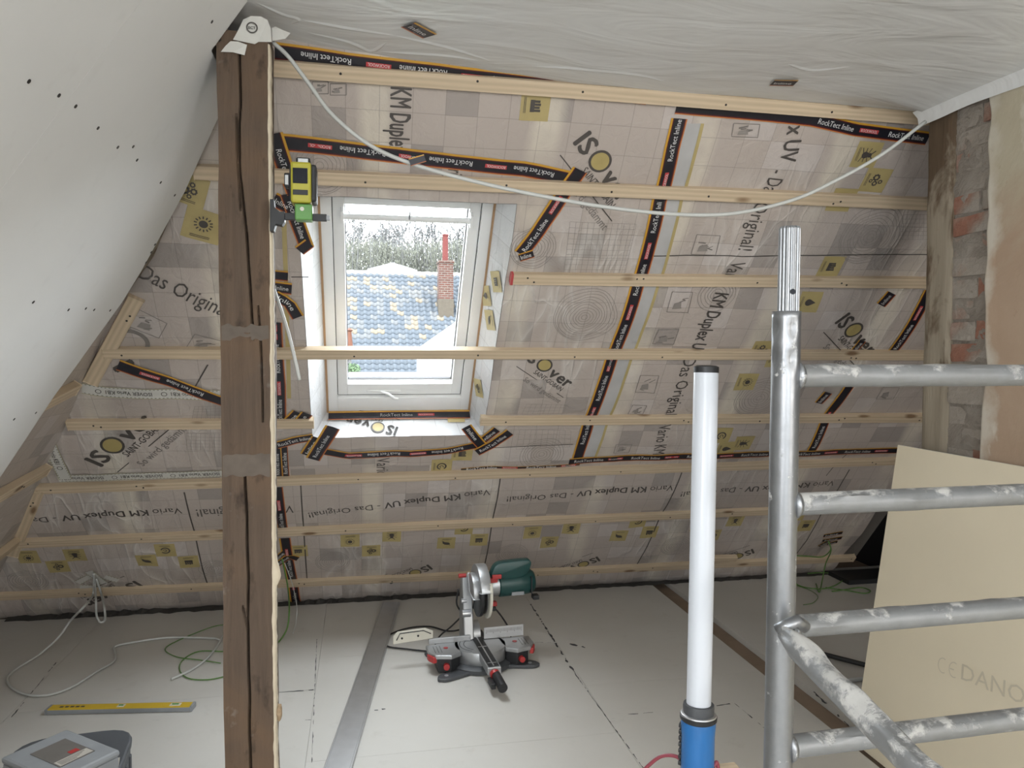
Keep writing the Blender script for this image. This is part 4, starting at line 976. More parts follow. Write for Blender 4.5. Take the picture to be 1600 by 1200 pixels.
# white tapes
def wtape(label, fr, pts, width=.058, lift=.005, flip=False, phase=.02, txt='ISOVER Vario KB1'):
    o, path = strip(fr, pts, width, MT['white_tape'], lift, 'white_tape'); tag(o, label, 'tape', 'white joint tapes left of the post'); mb = MB(); d = path.L-phase if flip else phase; sg = -1 if flip else 1
    while (d-.2 > 0) if flip else (d+.2 < path.L):
        text_mb(mb, path, d, txt, .032, .012, lift+.0015, flip, width=.19); d += sg*.22
        if (d > .03 and d < path.L-.03):
            for i in range(14):
                q0, q1 = 2*math.pi*i/14, 2*math.pi*(i+1)/14; mb.add([path.W(d+r*math.cos(q), r*math.sin(q), lift+.0015) for q in (q0, q1) for r in (.010, .013)], [(0, 1, 3, 2)])
        d += sg*.05
    if mb.v: tag(mb.build('lettering', MT['print_dark'], o), 'dark lettering')
    return o
wtape('white joint tape with upside-down lettering above a batten, left of the post', ROOF, rp((130, 602), (160, 607), (230, 611), (345, 612)), .062, flip=True)
wtape('white joint tape running straight along the seam left of the post', ROOF, rp((92, 745), (200, 741), (300, 738), (350, 736)), .055, flip=True, lift=.006)
wtape('curved white joint tape bending down beside the left corner', ROOF, rp((62, 674), (74, 680), (88, 708), (104, 745)), .060, lift=.009)
wtape('short white tape end next to the curved white tape', ROOF, rp((64, 712), (84, 712)), .045, lift=.008)
for i, (a, b, w) in enumerate((((122, 908), (150, 893), .045), ((126, 914), (172, 918), .045), ((140, 888), (165, 910), .05), ((165, 896), (186, 902), .045))):
    wtape(('left', 'lower', 'middle', 'right')[i]+' strip of the white tape star around the white cable entry', ROOF, rp(a, b), w, lift=.005+.0015*i)
# ================================================================== THINGS IN THE ROOM
VY = Vector((0, 1, 0))
def yp(u, v, Y): return on_plane(u, v, (0, Y, 0), VY)
def fp(u, v, z=0.0): return on_plane(u, v, (0, 0, z), Vector((0, 0, 1)))
# ---- white tape wrapped round the head of the post
wt = MB(); uvs = []
def patch(px, Y, n=6, seed=0, top=None):
    pass
PF = Frame((0, PY-.006, 0), (1, 0, 0), (0, 0, 1))
def flat(name, px, par, fr=PF, bump=.002):
    A = [fr.px(*q) for q in px]; mb = MB(); mb.add([fr.P(a, b, bump*math.sin(i*2.1)) for i, (a, b) in enumerate(A)], [tuple(range(len(A)))]); return mb.build(name, MT['white_tape'], par, uvs=[(a, .5) for a, b in A])
head = flat('white_tape', ((364, 62), (372, 48), (380, 30), (392, 25), (408, 26), (418, 31), (423, 44), (424.5, 66), (404, 65), (398, 69), (382, 66)), None)
tag(head, 'white tape wrapped around the head of the old post, with a small round logo', 'tape')
flat('lower_strip', ((345, 81), (364, 82), (382, 86), (386, 70), (372, 65), (360, 64), (352, 72)), head, Frame((0, PY-.010, 0), (1, 0, 0), (0, 0, 1)))
mb = MB(); c = PF.px(394, 44); ring(mb, PF, c[0], c[1], .0125, .0165, .004); text_mb(mb, Path(PF, [(c[0]-.010, c[1]-.004), (c[0]+.010, c[1]-.004)]), 0, 'ECT', .011, .012, .004, base=0, width=.020); mb.build('round_logo', MT['print_dark'], head)
flat('side_flap', ((425.5, 64), (425, 44), (430, 41), (440, 46), (454, 52), (446, 60)), head, Frame((0, PY+.05, 0), (1, 0, 0), (0, 0, 1)))
# ---- hanging cables
def cable(name, label, pts, r, mat, cat='cable', k=8, group=None, n=8):
    o = MB().tube(spline(pts, k), r, n).build(name, MT[mat], smooth='all'); return tag(o, label, cat, group)
def ceiling_end(): pass
cable('hanging_cable', 'long grey cable sagging from the post head across to the brick wall', [yp(426, 66, 2.50), yp(450, 88, 2.5), yp(482, 130, 2.5), yp(520, 180, 2.5), yp(580, 228, 2.5), yp(650, 258, 2.5), yp(740, 283, 2.5), yp(840, 305, 2.5), yp(950, 324, 2.5), yp(1060, 335, 2.5), yp(1150, 333, 2.5), yp(1240, 312, 2.5), yp(1310, 280, 2.5), yp(1380, 240, 2.5), yp(1446, 190, 2.5)], .0065, 'cable_white')
cable('short_cable', 'short white cable end dangling between post and window', [yp(428, 452, 2.60), yp(437, 478, 2.58), yp(449, 515, 2.57), yp(458, 550, 2.56), yp(468, 594, 2.56)], .0055, 'cable_white')
# clip of tape on the long cable
tape('crumpled black and pink tape flag on the grey cable above the window', Frame((0, 2.488, 0), (1, 0, 0), (0, 0, 1)), [tuple((lambda P: (P.x, P.z))(yp(u, v, 2.488))) for u, v in ((640, 254), (664, 247))], .024, lift=.002)

# ---- line laser on a clamp at the post
LD = 2.36
lz = empty('laser_level', yp(474, 318, LD), 'yellow line laser level on a green bracket, clamped to the post', 'laser level')
def lb(name, u0, v0, u1, v1, d0, d1, mat, parent=lz, bevel=.004):
    a = yp(u0, v1, LD); b = yp(u1, v0, LD); return MB().box(a.x, b.x, LD+d0, LD+d1, a.z, b.z).build(name, MT[mat], parent, bevel=bevel)
body = lb('housing', 454, 253, 486, 316, 0, .075, 'laser_yellow', bevel=.007)
lb('side_shell', 484.5, 256, 494, 314, .006, .085, 'black_plastic', bevel=.006); lb('side_shell', 452, 256, 456, 312, .006, .085, 'black_plastic', bevel=.003)
lb('screen', 457.5, 263, 480.5, 286, -.002, .003, 'lens_dark', body, .001)
nm = lb('name_plate', 457.5, 297, 481, 304, -.002, .003, 'black_plastic', body, .001)
tw = lb('lens_housing', 462, 245, 484, 254, .01, .055, 'black_plastic'); lb('lens', 465, 247, 481, 253, .006, .011, 'lens', tw, .001)
sw = lb('lens_housing', 443, 268, 453, 290, .015, .06, 'black_plastic'); lb('lens', 444.5, 272, 450, 287, .010, .016, 'lens', sw, .001)
lb('turning_foot', 467, 314, 482, 321, .02, .06, 'black_plastic', bevel=.002)
gb = lb('bracket', 460.5, 319, 488, 343, .0, .05, 'laser_green'); a = yp(472, 326.5, LD); MB().cyl((a.x, LD-.003, a.z), (a.x, LD+.002, a.z), .006, n=16).build('bolt', MT['cream_plastic'], gb, smooth=True)
lb('clamp_bar', 432, 333, 510, 341, .018, .032, 'black_plastic', bevel=.001); lb('bar_end', 509, 335, 515, 342, .018, .032, 'box_grey', bevel=.001)
mb = MB(); pl = [yp(u, v, LD) for u, v in ((421, 310), (427, 310), (428, 322), (436, 330), (444, 329), (444, 345), (440, 351), (430, 349), (427, 360), (421, 360))]
mb2 = MB(); n = len(pl); mb2.add([(p.x, LD+.01, p.z) for p in pl]+[(p.x, LD+.05, p.z) for p in pl], [tuple(range(n)), tuple(range(2*n-1, n-1, -1))]+[(i, n+i, n+(i+1) % n, (i+1) % n) for i in range(n)]); mb2.build('clamp_jaw', MT['black_plastic'], lz, bevel=.001)

# ---- aluminium scaffold frame
SY = on_plane(1227, 600, CAM_POS+fw*1.395, fw); ux, uy = SY.x, SY.y
sc = empty('scaffold', (ux, uy, 0), 'aluminium scaffold ladder frame splashed with plaster, standing at right', 'scaffold')
tz = (CAM_POS+ray(1229, 487)*1.395).z; top = (CAM_POS+ray(1234, 356)*1.395).z
Rr = .0255
nseg = 140; m = MB(); n = 28
for j in range(nseg+1):
    z = tz*j/nseg
    for i in range(n):
        q = 2*math.pi*i/n; r = Rr
        for dz, dq in ((.030, -2.95), (.030, -1.65), (.085, -2.95), (.085, -1.65)):
            r -= .008*math.exp(-(((z-(tz-dz))/.011)**2))*math.exp(-((((q-dq+math.pi) % (2*math.pi))-math.pi)/.28)**2)
        r += .0006*noise.noise((math.cos(q)*2, math.sin(q)*2, z*9)); m.v.append((ux+r*math.cos(q), uy+r*math.sin(q), z))
for j in range(nseg):
    for i in range(n): m.f.append((j*n+i, j*n+(i+1) % n, (j+1)*n+(i+1) % n, (j+1)*n+i))
m.f.append(tuple(nseg*n+i for i in range(n))); m.build('upright', MT['scaffold_alu'], sc, smooth='all')
prof = []; m = MB(); n = 64
ringv = [(.0175+(.0016 if (i % 4) < 2 else 0)) for i in range(n)]
for z in (tz-.05, top-.004, top):
    for i in range(n):
        q = 2*math.pi*i/n; r = ringv[i]-(.002 if z == top else 0); m.v.append((ux+.003+r*math.cos(q), uy+r*math.sin(q), z))
for j in range(2):
    for i in range(n): m.f.append((j*n+i, j*n+(i+1) % n, (j+1)*n+(i+1) % n, (j+1)*n+i))
m.f.append(tuple(2*n+i for i in range(n))); sp = m.build('spigot', MT['scaffold_alu'], sc)
zz = (CAM_POS+ray(1237, 456)*1.375).z; hd_ = Vector((-ux, -uy, 0)).normalized(); hd_ = Matrix.Rotation(.38, 3, 'Z') @ hd_; hc = Vector((ux+.003, uy, zz)); MB().cyl(hc+hd_*.0150, hc+hd_*.0197, .0050, n=18).build('pin_hole', MT['lens_dark'], sp)
ex = Vector((math.cos(R(1.5)), math.sin(R(1.5)), 0)); rl = 1.02
for k, v in enumerate((587, 790, 986, 1181, 1376)):
    z = (CAM_POS+ray(1228, v)*1.395).z; m = MB(); n = 48; segs = 60; d = ex; bdir = Vector((-d.y, d.x, 0))
    for j in range(segs+1):
        s = .018+(rl-.018)*j/segs
        for i in range(n):
            q = 2*math.pi*i/n; r = .0205+(.0006 if (i % 2) and -1.4 < math.sin(q) < .75 else 0)
            lump = max(0, noise.noise((s*11+k*5, math.cos(q)*1.6, math.sin(q)*1.6))-.32)*.008*(1 if math.sin(q) > -.1 else .3); r += lump
            p = Vector((ux, uy, z))+d*s+bdir*(r*math.cos(q))+Vector((0, 0, r*math.sin(q))); m.v.append(p)
    for j in range(segs):
        for i in range(n): m.f.append((j*n+i, j*n+(i+1) % n, (j+1)*n+(i+1) % n, (j+1)*n+i))
    rg = m.build('rung', MT['splattered_alu'], sc, smooth=True)
    w = MB(); w.lathe([(.0285, 0), (.0275, .006), (.023, .012)], 20, Matrix.Translation(Vector((ux, uy, z))+d*.017) @ d.to_track_quat('Z', 'Y').to_matrix().to_4x4()); w.build('weld', MT['scaffold_alu'], rg, smooth='all')
fx = Vector((ux, uy, 0))+ex*(rl+.02); MB().cyl((fx.x, fx.y, 0), (fx.x, fx.y, tz), Rr, n=24).build('upright', MT['scaffold_alu'], sc, smooth=True)
for p in (Vector((ux, uy, 0)), fx): MB().cyl((p.x, p.y, 0), (p.x, p.y, .02), .04, .03, n=20).build('foot', MT['black_plastic'], sc, smooth=True)
# diagonal brace coming towards the viewer
b0 = CAM_POS+ray(1224, 990)*1.35; b1 = CAM_POS+ray(1445, 1212)*1.02; dv = (b1-b0).normalized()
m = MB(); n = 32; segs = 90; q0 = dv.orthogonal().normalized(); q1 = dv.cross(q0); upv = (Vector((0, 0, 1))-dv*dv.z).normalized(); L = (b1-b0).length+.25
for j in range(segs+1):
    s = L*j/segs
    for i in range(n):
        q = 2*math.pi*i/n; o_ = q0*math.cos(q)+q1*math.sin(q); r = .0205*min(1, .55+s*9); lump = max(0, noise.noise((s*14, math.cos(q)*1.5, math.sin(q)*1.5))+.25)*.008*max(0, o_.dot(upv)+.25); r += lump
        m.v.append(b0+dv*s+o_*r)
for j in range(segs):
    for i in range(n): m.f.append((j*n+i, j*n+(i+1) % n, (j+1)*n+(i+1) % n, (j+1)*n+i))
m.f += [tuple(range(n-1, -1, -1)), tuple(segs*n+i for i in range(n))]
br = m.build('diagonal_brace', MT['plastered_alu'], sc, smooth='all')
hk = MB(); P = CAM_POS+ray(1248, 972)*1.36; hk.tube([CAM_POS+ray(1215, 985)*1.352, CAM_POS+ray(1228, 978)*1.345, CAM_POS+ray(1245, 970)*1.35, CAM_POS+ray(1258, 980)*1.36], .011, 12); hk.build('hook', MT['scaffold_alu'], br, smooth='all')

# ---- tube work lamp (switched off) on a crate
DL = 1.72
def lpnt(u, v): return CAM_POS+ray(u, v)*DL
t0 = lpnt(1091.5, 1112); t1 = lpnt(1103.5, 574); ax = (t1-t0).normalized()
LM = Matrix.Translation(t0) @ ax.to_track_quat('Z', 'Y').to_matrix().to_4x4(); Lr = .0272; Lh = (t1-t0).length
HB = -.215; crate_top = (LM @ Vector((0, 0, HB))).z
lamp = empty('work_lamp', LM @ Matrix.Translation((0, 0, HB)), 'white tube work lamp with blue handle, standing in front of the scaffold', 'lamp'); LMl = Matrix.Translation((0, 0, -HB))
def ll(prof, name, mat, parent=lamp, n=32):
    mb = MB().lathe(prof, n); return mb.build(name, MT[mat], parent, LMl if parent is lamp else Matrix(), smooth=True)
ll([(Lr, 0), (Lr, Lh-.012), (Lr*.98, Lh-.01)], 'diffuser_tube', 'tube_white'); ll([(Lr*1.02, Lh-.012), (Lr*1.02, Lh+.001), (Lr*.8, Lh+.004)], 'end_cap', 'black_plastic')
col = ll([(.0335, -.006), (.0345, .012), (.0335, .018), (.0295, .019)], 'collar', 'dark_grey_plastic'); ll([(.036, -.02), (.0405, -.016), (.041, -.008), (.037, -.004)], 'flange', 'black_plastic'); ll([(.0365, -.0045), (.0395, -.0065), (.0390, -.0035), (.036, -.002)], 'ring', 'brushed_alu')
h_ = ll([(.034, HB), (.0365, HB+.02), (.0365, -.05), (.0385, -.025), (.037, -.018)], 'handle', 'blue_plastic', n=40)
for i in range(7): MB().box(.034, .0415, -.012, .012, -.030-.014*i-.0095, -.030-.014*i).build('grip_rib', MT['black_plastic'], h_, Matrix(), bevel=.002)
for i in range(6):
    q = -math.pi/2+(-1+.4*i)*.9; MB().box(-.003, .003, -.002, .002, -.004, .010, Matrix.Rotation(q, 4, 'Z') @ Matrix.Translation((.0345, 0, .004))).build('collar_notch', MT['box_grey'], col, Matrix())
for i, q in enumerate((2.4, 4.2, 5.6)):
    mb = MB(); mb.prism([(.02, -.016), (.075, -.012), (.083, 0), (.075, .012), (.02, .016)], HB+.004, HB+.022, Matrix.Rotation(q, 4, 'Z')); mb.build('foot', MT['dark_grey_plastic'], lamp, LMl, bevel=.003)
pc = [LM @ Vector(p) for p in ((.030, .0, HB+.09), (.05, -.01, HB+.10), (.09, -.02, HB+.085), (.14, -.03, HB+.03), (.17, -.02, HB+.012))]
mb = MB().tube(spline(pc, 6), .0042, 8); mb.build('lamp_cable', MT['pink_cable'], lamp, smooth='all')
pc = [LM @ Vector(p) for p in ((-.030, -.02, HB+.02), (-.044, -.025, HB+.06), (-.040, -.02, HB+.10), (-.034, -.01, HB+.095))]
MB().tube(spline(pc, 6), .0045, 8).build('lamp_cable', MT['pink_cable'], lamp, smooth='all')
# crate that carries the lamp, just below the picture
cx, cy = (LM @ Vector((0, 0, HB))).x, (LM @ Vector((0, 0, HB))).y
cr = empty('crate', (cx, cy, 0), 'wooden crate carrying the tube work lamp', 'crate')
ch = crate_top-.004
for k in range(4):
    z = .01+k*(ch-.05)/4
    for sx in (-1, 1): MB().box(-.17, .17, sx*.16-.008, sx*.16+.008, z, z+.095).build('slat', MT['pine'], cr, Matrix(), bevel=.002); MB().box(sx*.17-.008, sx*.17+.008, -.15, .15, z, z+.095).build('slat', MT['pine'], cr, Matrix(), bevel=.002)
for sx in (-1, 1):
    for sy in (-1, 1): MB().box(sx*.145-.015, sx*.145+.015, sy*.135-.015, sy*.135+.015, 0, ch-.018).build('corner_post', MT['pine'], cr, Matrix())
MB().box(-.18, .18, -.17, .17, ch-.018, ch).build('lid', MT['pine'], cr, Matrix(), bevel=.002)

# ---- plasterboard sheet leaning on the wall
ang = math.atan2(.165, 1.185); GBF = Frame((1.922, 2.68, .0), (0, -1, 0), (math.sin(ang), 0, math.cos(ang)))
gb = empty('plasterboard_sheet', (1.925, 2.0, 0), 'beige plasterboard sheet leaning against the bare wall at right', 'plasterboard')
GLn = 2.3; GH = 1.2
m = MB(); obox(m, GBF, 0, GLn, 0.0, GH, -.0125, -.0006); m.build('core', MT['gypsum_core'], gb, bevel=.0006)
m = MB(); obox(m, GBF, .0006, GLn, .0006, GH-.0005, -.0006, .0006); m.build('paper_face', MT['gypsum_face'], gb)
pr = MB(); P = Path(GBF, [GBF.px(1466, 1046), GBF.px(1640, 1118)]); vs, fs, w = glyphs('DANOGIPS', 0)
kk = P.L/w*1.05
# CE mark from two open arcs, then the name, printed in outline grey
for x in (.0, .05):
    for i in range(14):
        q0, q1 = math.pi*.35+math.pi*1.3*i/14, math.pi*.35+math.pi*1.3*(i+1)/14
        pr.add([P.W(x+.022+r*math.cos(q), .02+r*math.sin(q)*1.15, .0022) for q in (q0, q1) for r in (.020, .023)], [(0, 1, 3, 2)])
pr.add([P.W(.05+a, b, .0022) for a, b in ((.004, .018), (.022, .018), (.022, .022), (.004, .022))], [(0, 1, 2, 3)])
text_mb(pr, P, .105, 'DANOGIPS', .075, -.004, .0022, base=0, width=.42); simple('stamp_grey', (.60, .54, .42), .8, var=.05); pr.build('stamp', MT['stamp_grey'], gb)

# ---- mitre saw
SM = Matrix.Translation(fp(750, 1036)) @ Matrix.Rotation(R(4), 4, 'Z') @ Matrix.Scale(1.06, 4)
saw = empty('mitre_saw', SM, 'green and silver mitre saw with a black cord standing on the floor', 'mitre saw')
def sb(name, mat, parent=saw, bevel=.003, smooth=False, **k): return lambda mb: mb.build(name, MT[mat], parent, Matrix(), bevel=bevel, smooth=smooth)
I4 = Matrix()
def rnd(pts, k=4):
    out = []; n = len(pts)
    for i in range(n):
        a, b, c = Vector(pts[i-1]), Vector(pts[i]), Vector(pts[(i+1) % n])
        for j in range(k+1): t = j/k; p = (b.lerp(a, .3))*(1-t)**2+b*2*t*(1-t)+(b.lerp(c, .3))*t*t; out.append((p.x, p.y))
    return out
bs = MB(); bs.lathe([(.135, .0), (.150, .004), (.150, .022), (.128, .034)], 36); base_ = bs.build('base', MT['dark_grey_plastic'], saw, I4, smooth=True)
for x, y, a in ((-.135, -.115, R(205)), (.165, -.075, R(-18)), (-.15, .11, R(150)), (.15, .11, R(30))):
    mb = MB(); mb.prism(rnd([(-.09, -.04), (.075, -.034), (.105, 0), (.075, .034), (-.09, .04)]), 0, .016, Matrix.Translation((x, y, 0)) @ Matrix.Rotation(a, 4, 'Z')); ft = mb.build('foot', MT['dark_grey_plastic'], saw, I4, bevel=.004)
    MB().cyl((x+.055*math.cos(a), y+.055*math.sin(a), .015), (x+.055*math.cos(a), y+.055*math.sin(a), .0185), .009, n=12).build('bolt_hole', MT['box_grey'], ft, I4)
tt = MB(); tt.lathe([(.118, .030), (.122, .036), (.122, .088), (.119, .092)], 40); trn = tt.build('turntable', MT['cast_alu'], saw, I4, smooth=True)
for r in (.075, .095):
    mb = MB()
    for i in range(18):
        q0, q1 = math.pi*.55+math.pi*.75*i/18, math.pi*.55+math.pi*.75*(i+1)/18; mb.add([(r_*math.cos(q), r_*math.sin(q), .0925) for q in (q0, q1) for r_ in (r, r+.004)], [(0, 1, 3, 2)])
    mb.build('groove', MT['dark_grey_plastic'], trn, I4)
for s in (-1, 1):
    mb = MB(); pl = [(s*.105, -.075), (s*.155, -.105), (s*.225, -.085), (s*.25, -.04), (s*.25, .045), (s*.095, .055)]; pl = pl if s > 0 else pl[::-1]
    mb.prism(pl, .072, .092); tb = mb.build('side_table', MT['cast_alu'], saw, I4, bevel=.004)
    mb = MB(); pl2 = [(s*.11, -.070), (s*.155, -.097), (s*.213, -.078), (s*.213, .04), (s*.1, .05)]; pl2 = pl2 if s > 0 else pl2[::-1]; mb.prism(pl2, .008, .072); mb.build('table_support', MT['black_plastic'], saw, I4, bevel=.003)
    MB().cyl((s*.175, -.088, .040), (s*.178, -.108, .040), .015, .0135, n=18).build('red_knob', MT['red_plastic'], saw, I4, smooth=True)
    mb = MB(); mb.prism([(s*.218, -.084), (s*.243, -.046), (s*.256, -.03), (s*.252, -.055), (s*.235, -.088)][::(1 if s > 0 else -1)], .055, .082); mb.build('red_corner', MT['red_plastic'], saw, I4, bevel=.003)
    MB().cyl((s*.165, -.01, .0915), (s*.165, -.01, .0935), .011, n=16).build('table_screw', MT['red_plastic'], tb, I4)
    for dx in (.19, .205, .22): MB().box(s*dx-.001, s*dx+.001, -.06, .02, .0915, .0925).build('groove', MT['black_plastic'], tb, I4)
# fences
mb = MB(); mb.box(-.235, -.035, .048, .062, .092, .118); mb.build('lower_fence', MT['cast_alu'], saw, I4, bevel=.002)
mb = MB(); mb.prism([(-.40, .0), (-.215, .012), (-.215, .045), (-.25, .062), (-.38, .055), (-.40, .035)], 0, .010, Matrix(((1, 0, 0, .0), (0, 0, 1, .046), (0, 1, 0, .110), (0, 0, 0, 1)))); fl_ = mb.build('sliding_fence', MT['cream_plastic'], saw, I4, bevel=.001)
for x, z in ((-.36, .135), (-.285, .14)): MB().cyl((x, .044, z), (x, .0465, z), .005, n=10).build('hole', MT['black_plastic'], fl_, I4)
mb = MB(); mb.tube([(-.385, .044, .128), (-.37, .044, .158), (-.26, .044, .163), (-.225, .044, .145)], .0022, 6); mb.build('fence_line', MT['black_plastic'], fl_, I4)
mb = MB(); mb.box(.030, .225, .048, .056, .094, .148); fr_ = mb.build('tall_fence', MT['brushed_alu'], saw, I4, bevel=.001)
for i in range(26): MB().box(.04+i*.007, .0412+i*.007, .0468, .0482, .124 if i % 5 else .118, .138).build('scale_mark', MT['black_plastic'], fr_, I4)
# mitre arm with handle
mb = MB(); mb.box(-.030, .030, -.285, .04, .060, .094); arm = mb.build('mitre_arm', MT['cast_alu'], saw, I4, bevel=.003)
MB().box(-.024, .024, -.275, .10, .0935, .0965).build('kerf_plate', MT['black_plastic'], arm, I4, bevel=.001); MB().box(-.003, .003, -.27, .10, .0962, .0972).build('kerf_slot', MT['brushed_alu'], arm, I4)
for y in (-.24, -.05): MB().box(-.02, .02, y, y+.005, .0964, .0974).build('plate_screw', MT['brushed_alu'], arm, I4)
mb = MB(); mb.cyl((0, -.285, .068), (0, -.30, .064), .022, .02, n=16); mb.build('handle_collar', MT['red_plastic'], arm, I4, smooth=True)
mb = MB(); mb.cyl((.004, -.295, .066), (.008, -.40, .050), .019, .021, n=18); mb.build('front_handle', MT['black_plastic'], arm, I4, smooth=True); MB().box(-.032, -.012, -.36, -.285, .03, .055).build('lock_lever', MT['black_plastic'], arm, I4, bevel=.003)
# swing arm
mb = MB(); mb.cyl((-.055, .135, .095), (.02, .135, .095), .062, n=28); mb.build('pivot_housing', MT['cast_alu'], saw, I4, smooth=True)
mb = MB(); mb.prism([(.05, .03), (.19, .03), (.19, .2), (.155, .34), (.115, .36), (.085, .2)], -.018, .03, Matrix(((0, 0, 1, -.045), (1, 0, 0, 0), (0, 1, 0, .03), (0, 0, 0, 1)))); mb.build('swing_arm', MT['cast_alu'], saw, I4, bevel=.006)
mb = MB(); mb.prism([(.03, .0), (.19, .0), (.18, .09), (.05, .09)], -.06, .05, Matrix(((0, 0, 1, 0), (1, 0, 0, 0), (0, 1, 0, .005), (0, 0, 0, 1)))); mb.build('pivot_base', MT['dark_grey_plastic'], saw, I4, bevel=.008)
MB().cyl((-.07, .10, .27), (-.045, .10, .27), .012, n=12).build('bolt', MT['brushed_alu'], saw, I4, smooth=True); MB().cyl((-.07, .08, .215), (-.03, .08, .215), .018, n=14).build('spring_cap', MT['brushed_alu'], saw, I4, smooth=True)
MB().cyl((-.085, .09, .395), (-.05, .09, .395), .010, n=12).build('red_pin', MT['red_plastic'], saw, I4, smooth=True)
# blade and guards; the blade stands in the y-z plane at x = 0.02
bx_, by_, bz_ = .02, .03, .335
mb = MB(); mb.cyl((bx_-.0012, by_, bz_), (bx_+.0012, by_, bz_), .106, n=60); mb.build('blade', MT['blade_steel'], saw, I4)
def arc_guard(name, mat, r0, r1, q0, q1, xa, xb, n=20):
    mb = MB(); vs = []
    for i in range(n+1):
        q = q0+(q1-q0)*i/n
        for r, x in ((r0, xa), (r1, xa), (r1, xb), (r0, xb)): vs.append((x, by_+r*math.cos(q), bz_+r*math.sin(q)))
    fs = [(4*i+j, 4*i+(j+1) % 4, 4*i+4+(j+1) % 4, 4*i+4+j) for i in range(n) for j in range(4)]+[(0, 1, 2, 3), (4*n+3, 4*n+2, 4*n+1, 4*n)]
    mb.add(vs, fs); return mb.build(name, MT[mat], saw, I4, bevel=.004, smooth=True)
arc_guard('upper_guard', 'cast_alu', .045, .126, R(15), R(170), -.016, .034); arc_guard('upper_guard_shoulder', 'cast_alu', .0, .085, R(60), R(190), -.042, -.014)
arc_guard('lower_guard', 'cream_plastic', .02, .128, R(150), R(300), .026, .040); arc_guard('lower_guard_lip', 'black_plastic', .03, .118, R(165), R(300), -.014, .004)
for i in range(6):
    q = R(165+20*i); MB().box(.0395, .0415, by_+.098*math.cos(q)-.004, by_+.098*math.cos(q)+.004, bz_+.098*math.sin(q)-.010, bz_+.098*math.sin(q)+.010).build('guard_slot', MT['black_plastic'], saw, I4)
# gearbox, motor, top handle
mb = MB(); mb.cyl((.042, by_+.02, bz_+.01), (.098, by_+.02, bz_+.02), .050, .055, n=22); mb.build('gearbox', MT['cast_alu'], saw, I4, smooth=True)
mo = MB().lathe([(.050, 0), (.060, .008), (.062, .10), (.058, .165), (.045, .182), (.03, .186)], 28, Matrix.Translation((.092, by_+.02, bz_+.018)) @ Matrix.Rotation(R(88), 4, 'Y')).build('motor', MT['green_plastic'], saw, I4, smooth=True)
for i in range(6): MB().box(.245, .250, by_-.045+.012*i, by_-.039+.012*i, bz_-.02, bz_+.06).build('vent_slot', MT['black_plastic'], mo, I4)
MB().box(.15, .21, by_-.045, by_-.040, bz_-.022, bz_-.006).build('rating_plate', MT['box_grey'], mo, I4); MB().box(.255, .285, by_-.05, by_-.01, bz_-.05, bz_-.03).build('motor_foot', MT['black_plastic'], mo, I4, bevel=.003)
hd = MB(); hp = [(.055, .065), (.075, .115), (.10, .135), (.255, .142), (.262, .12), (.245, .075), (.20, .055), (.12, .058)]
hd.prism(rnd(hp, 3), by_-.035, by_+.02, Matrix(((1, 0, 0, -.01), (0, 0, 1, 0), (0, 1, 0, bz_), (0, 0, 0, 1)))); hn = hd.build('top_handle', MT['green_plastic'], saw, I4, bevel=.010, smooth=True)
MB().box(.055, .10, by_-.045, by_-.034, bz_+.062, bz_+.082, Matrix.Rotation(0, 4, 'Z')).build('trigger', MT['red_plastic'], hn, I4, bevel=.003); MB().box(.048, .085, by_-.03, by_+.02, bz_+.04, bz_+.064).build('red_lever', MT['red_plastic'], saw, I4, bevel=.004)
MB().box(.05, .085, by_-.02, by_+.01, bz_-.075, bz_-.055).build('red_lock', MT['red_plastic'], saw, I4, bevel=.003); MB().box(.055, .08, by_-.02, by_+.02, bz_-.098, bz_-.078).build('depth_stop', MT['black_plastic'], saw, I4, bevel=.003)
inv = SM.inverted()
cpts = [inv @ fp(u, v, z) for u, v, z in ((716, 921, .36), (714, 945, .25), (728, 968, .12), (722, 982, .03), (700, 986, .008), (672, 979, .008), (640, 981, .008), (612, 990, .008), (601, 1000, .008), (606, 1010, .008), (634, 1014, .008), (670, 1018, .008))]
MB().tube(spline(cpts, 6), .0042, 8).build('cord', MT['cable_black'], saw, I4, smooth='all'); 
cp2 = [inv @ fp(u, v, z) for u, v, z in ((728, 956, .12), (706, 978, .06), (688, 993, .02), (680, 1006, .008))]; MB().tube(spline(cp2, 6), .0042, 8).build('cord', MT['cable_black'], saw, I4, smooth='all')
cp3 = [Vector(p) for p in ((.07, .05, .255), (.12, .055, .19), (.16, .07, .12), (.175, .075, .05))]; MB().tube(spline(cp3, 6), .004, 8).build('cord', MT['cable_black'], saw, I4, smooth='all')

# ---- aluminium straightedge on the floor
a0, a1 = fp(611, 944), fp(529.5, 1200); d = (a1-a0).normalized(); sdv = Vector((-d.y, d.x, 0)); e1 = a0+d*2.5
st = MB(); L = 2.5; M = Matrix(((d.x, sdv.x, 0, a0.x), (d.y, sdv.y, 0, a0.y), (0, 0, 1, .0008), (0, 0, 0, 1)))
so = MB().box(0, L, -.052, .052, 0, .014).build('straightedge', MT['brushed_alu'], None, M, bevel=.002); tag(so, 'long flat aluminium straightedge lying on the floor', 'straightedge')
for y in (-.045, .045): MB().box(0, L, y-.0015, y+.0015, .0138, .0146).build('edge_rib', MT['cast_alu'], so, I4)
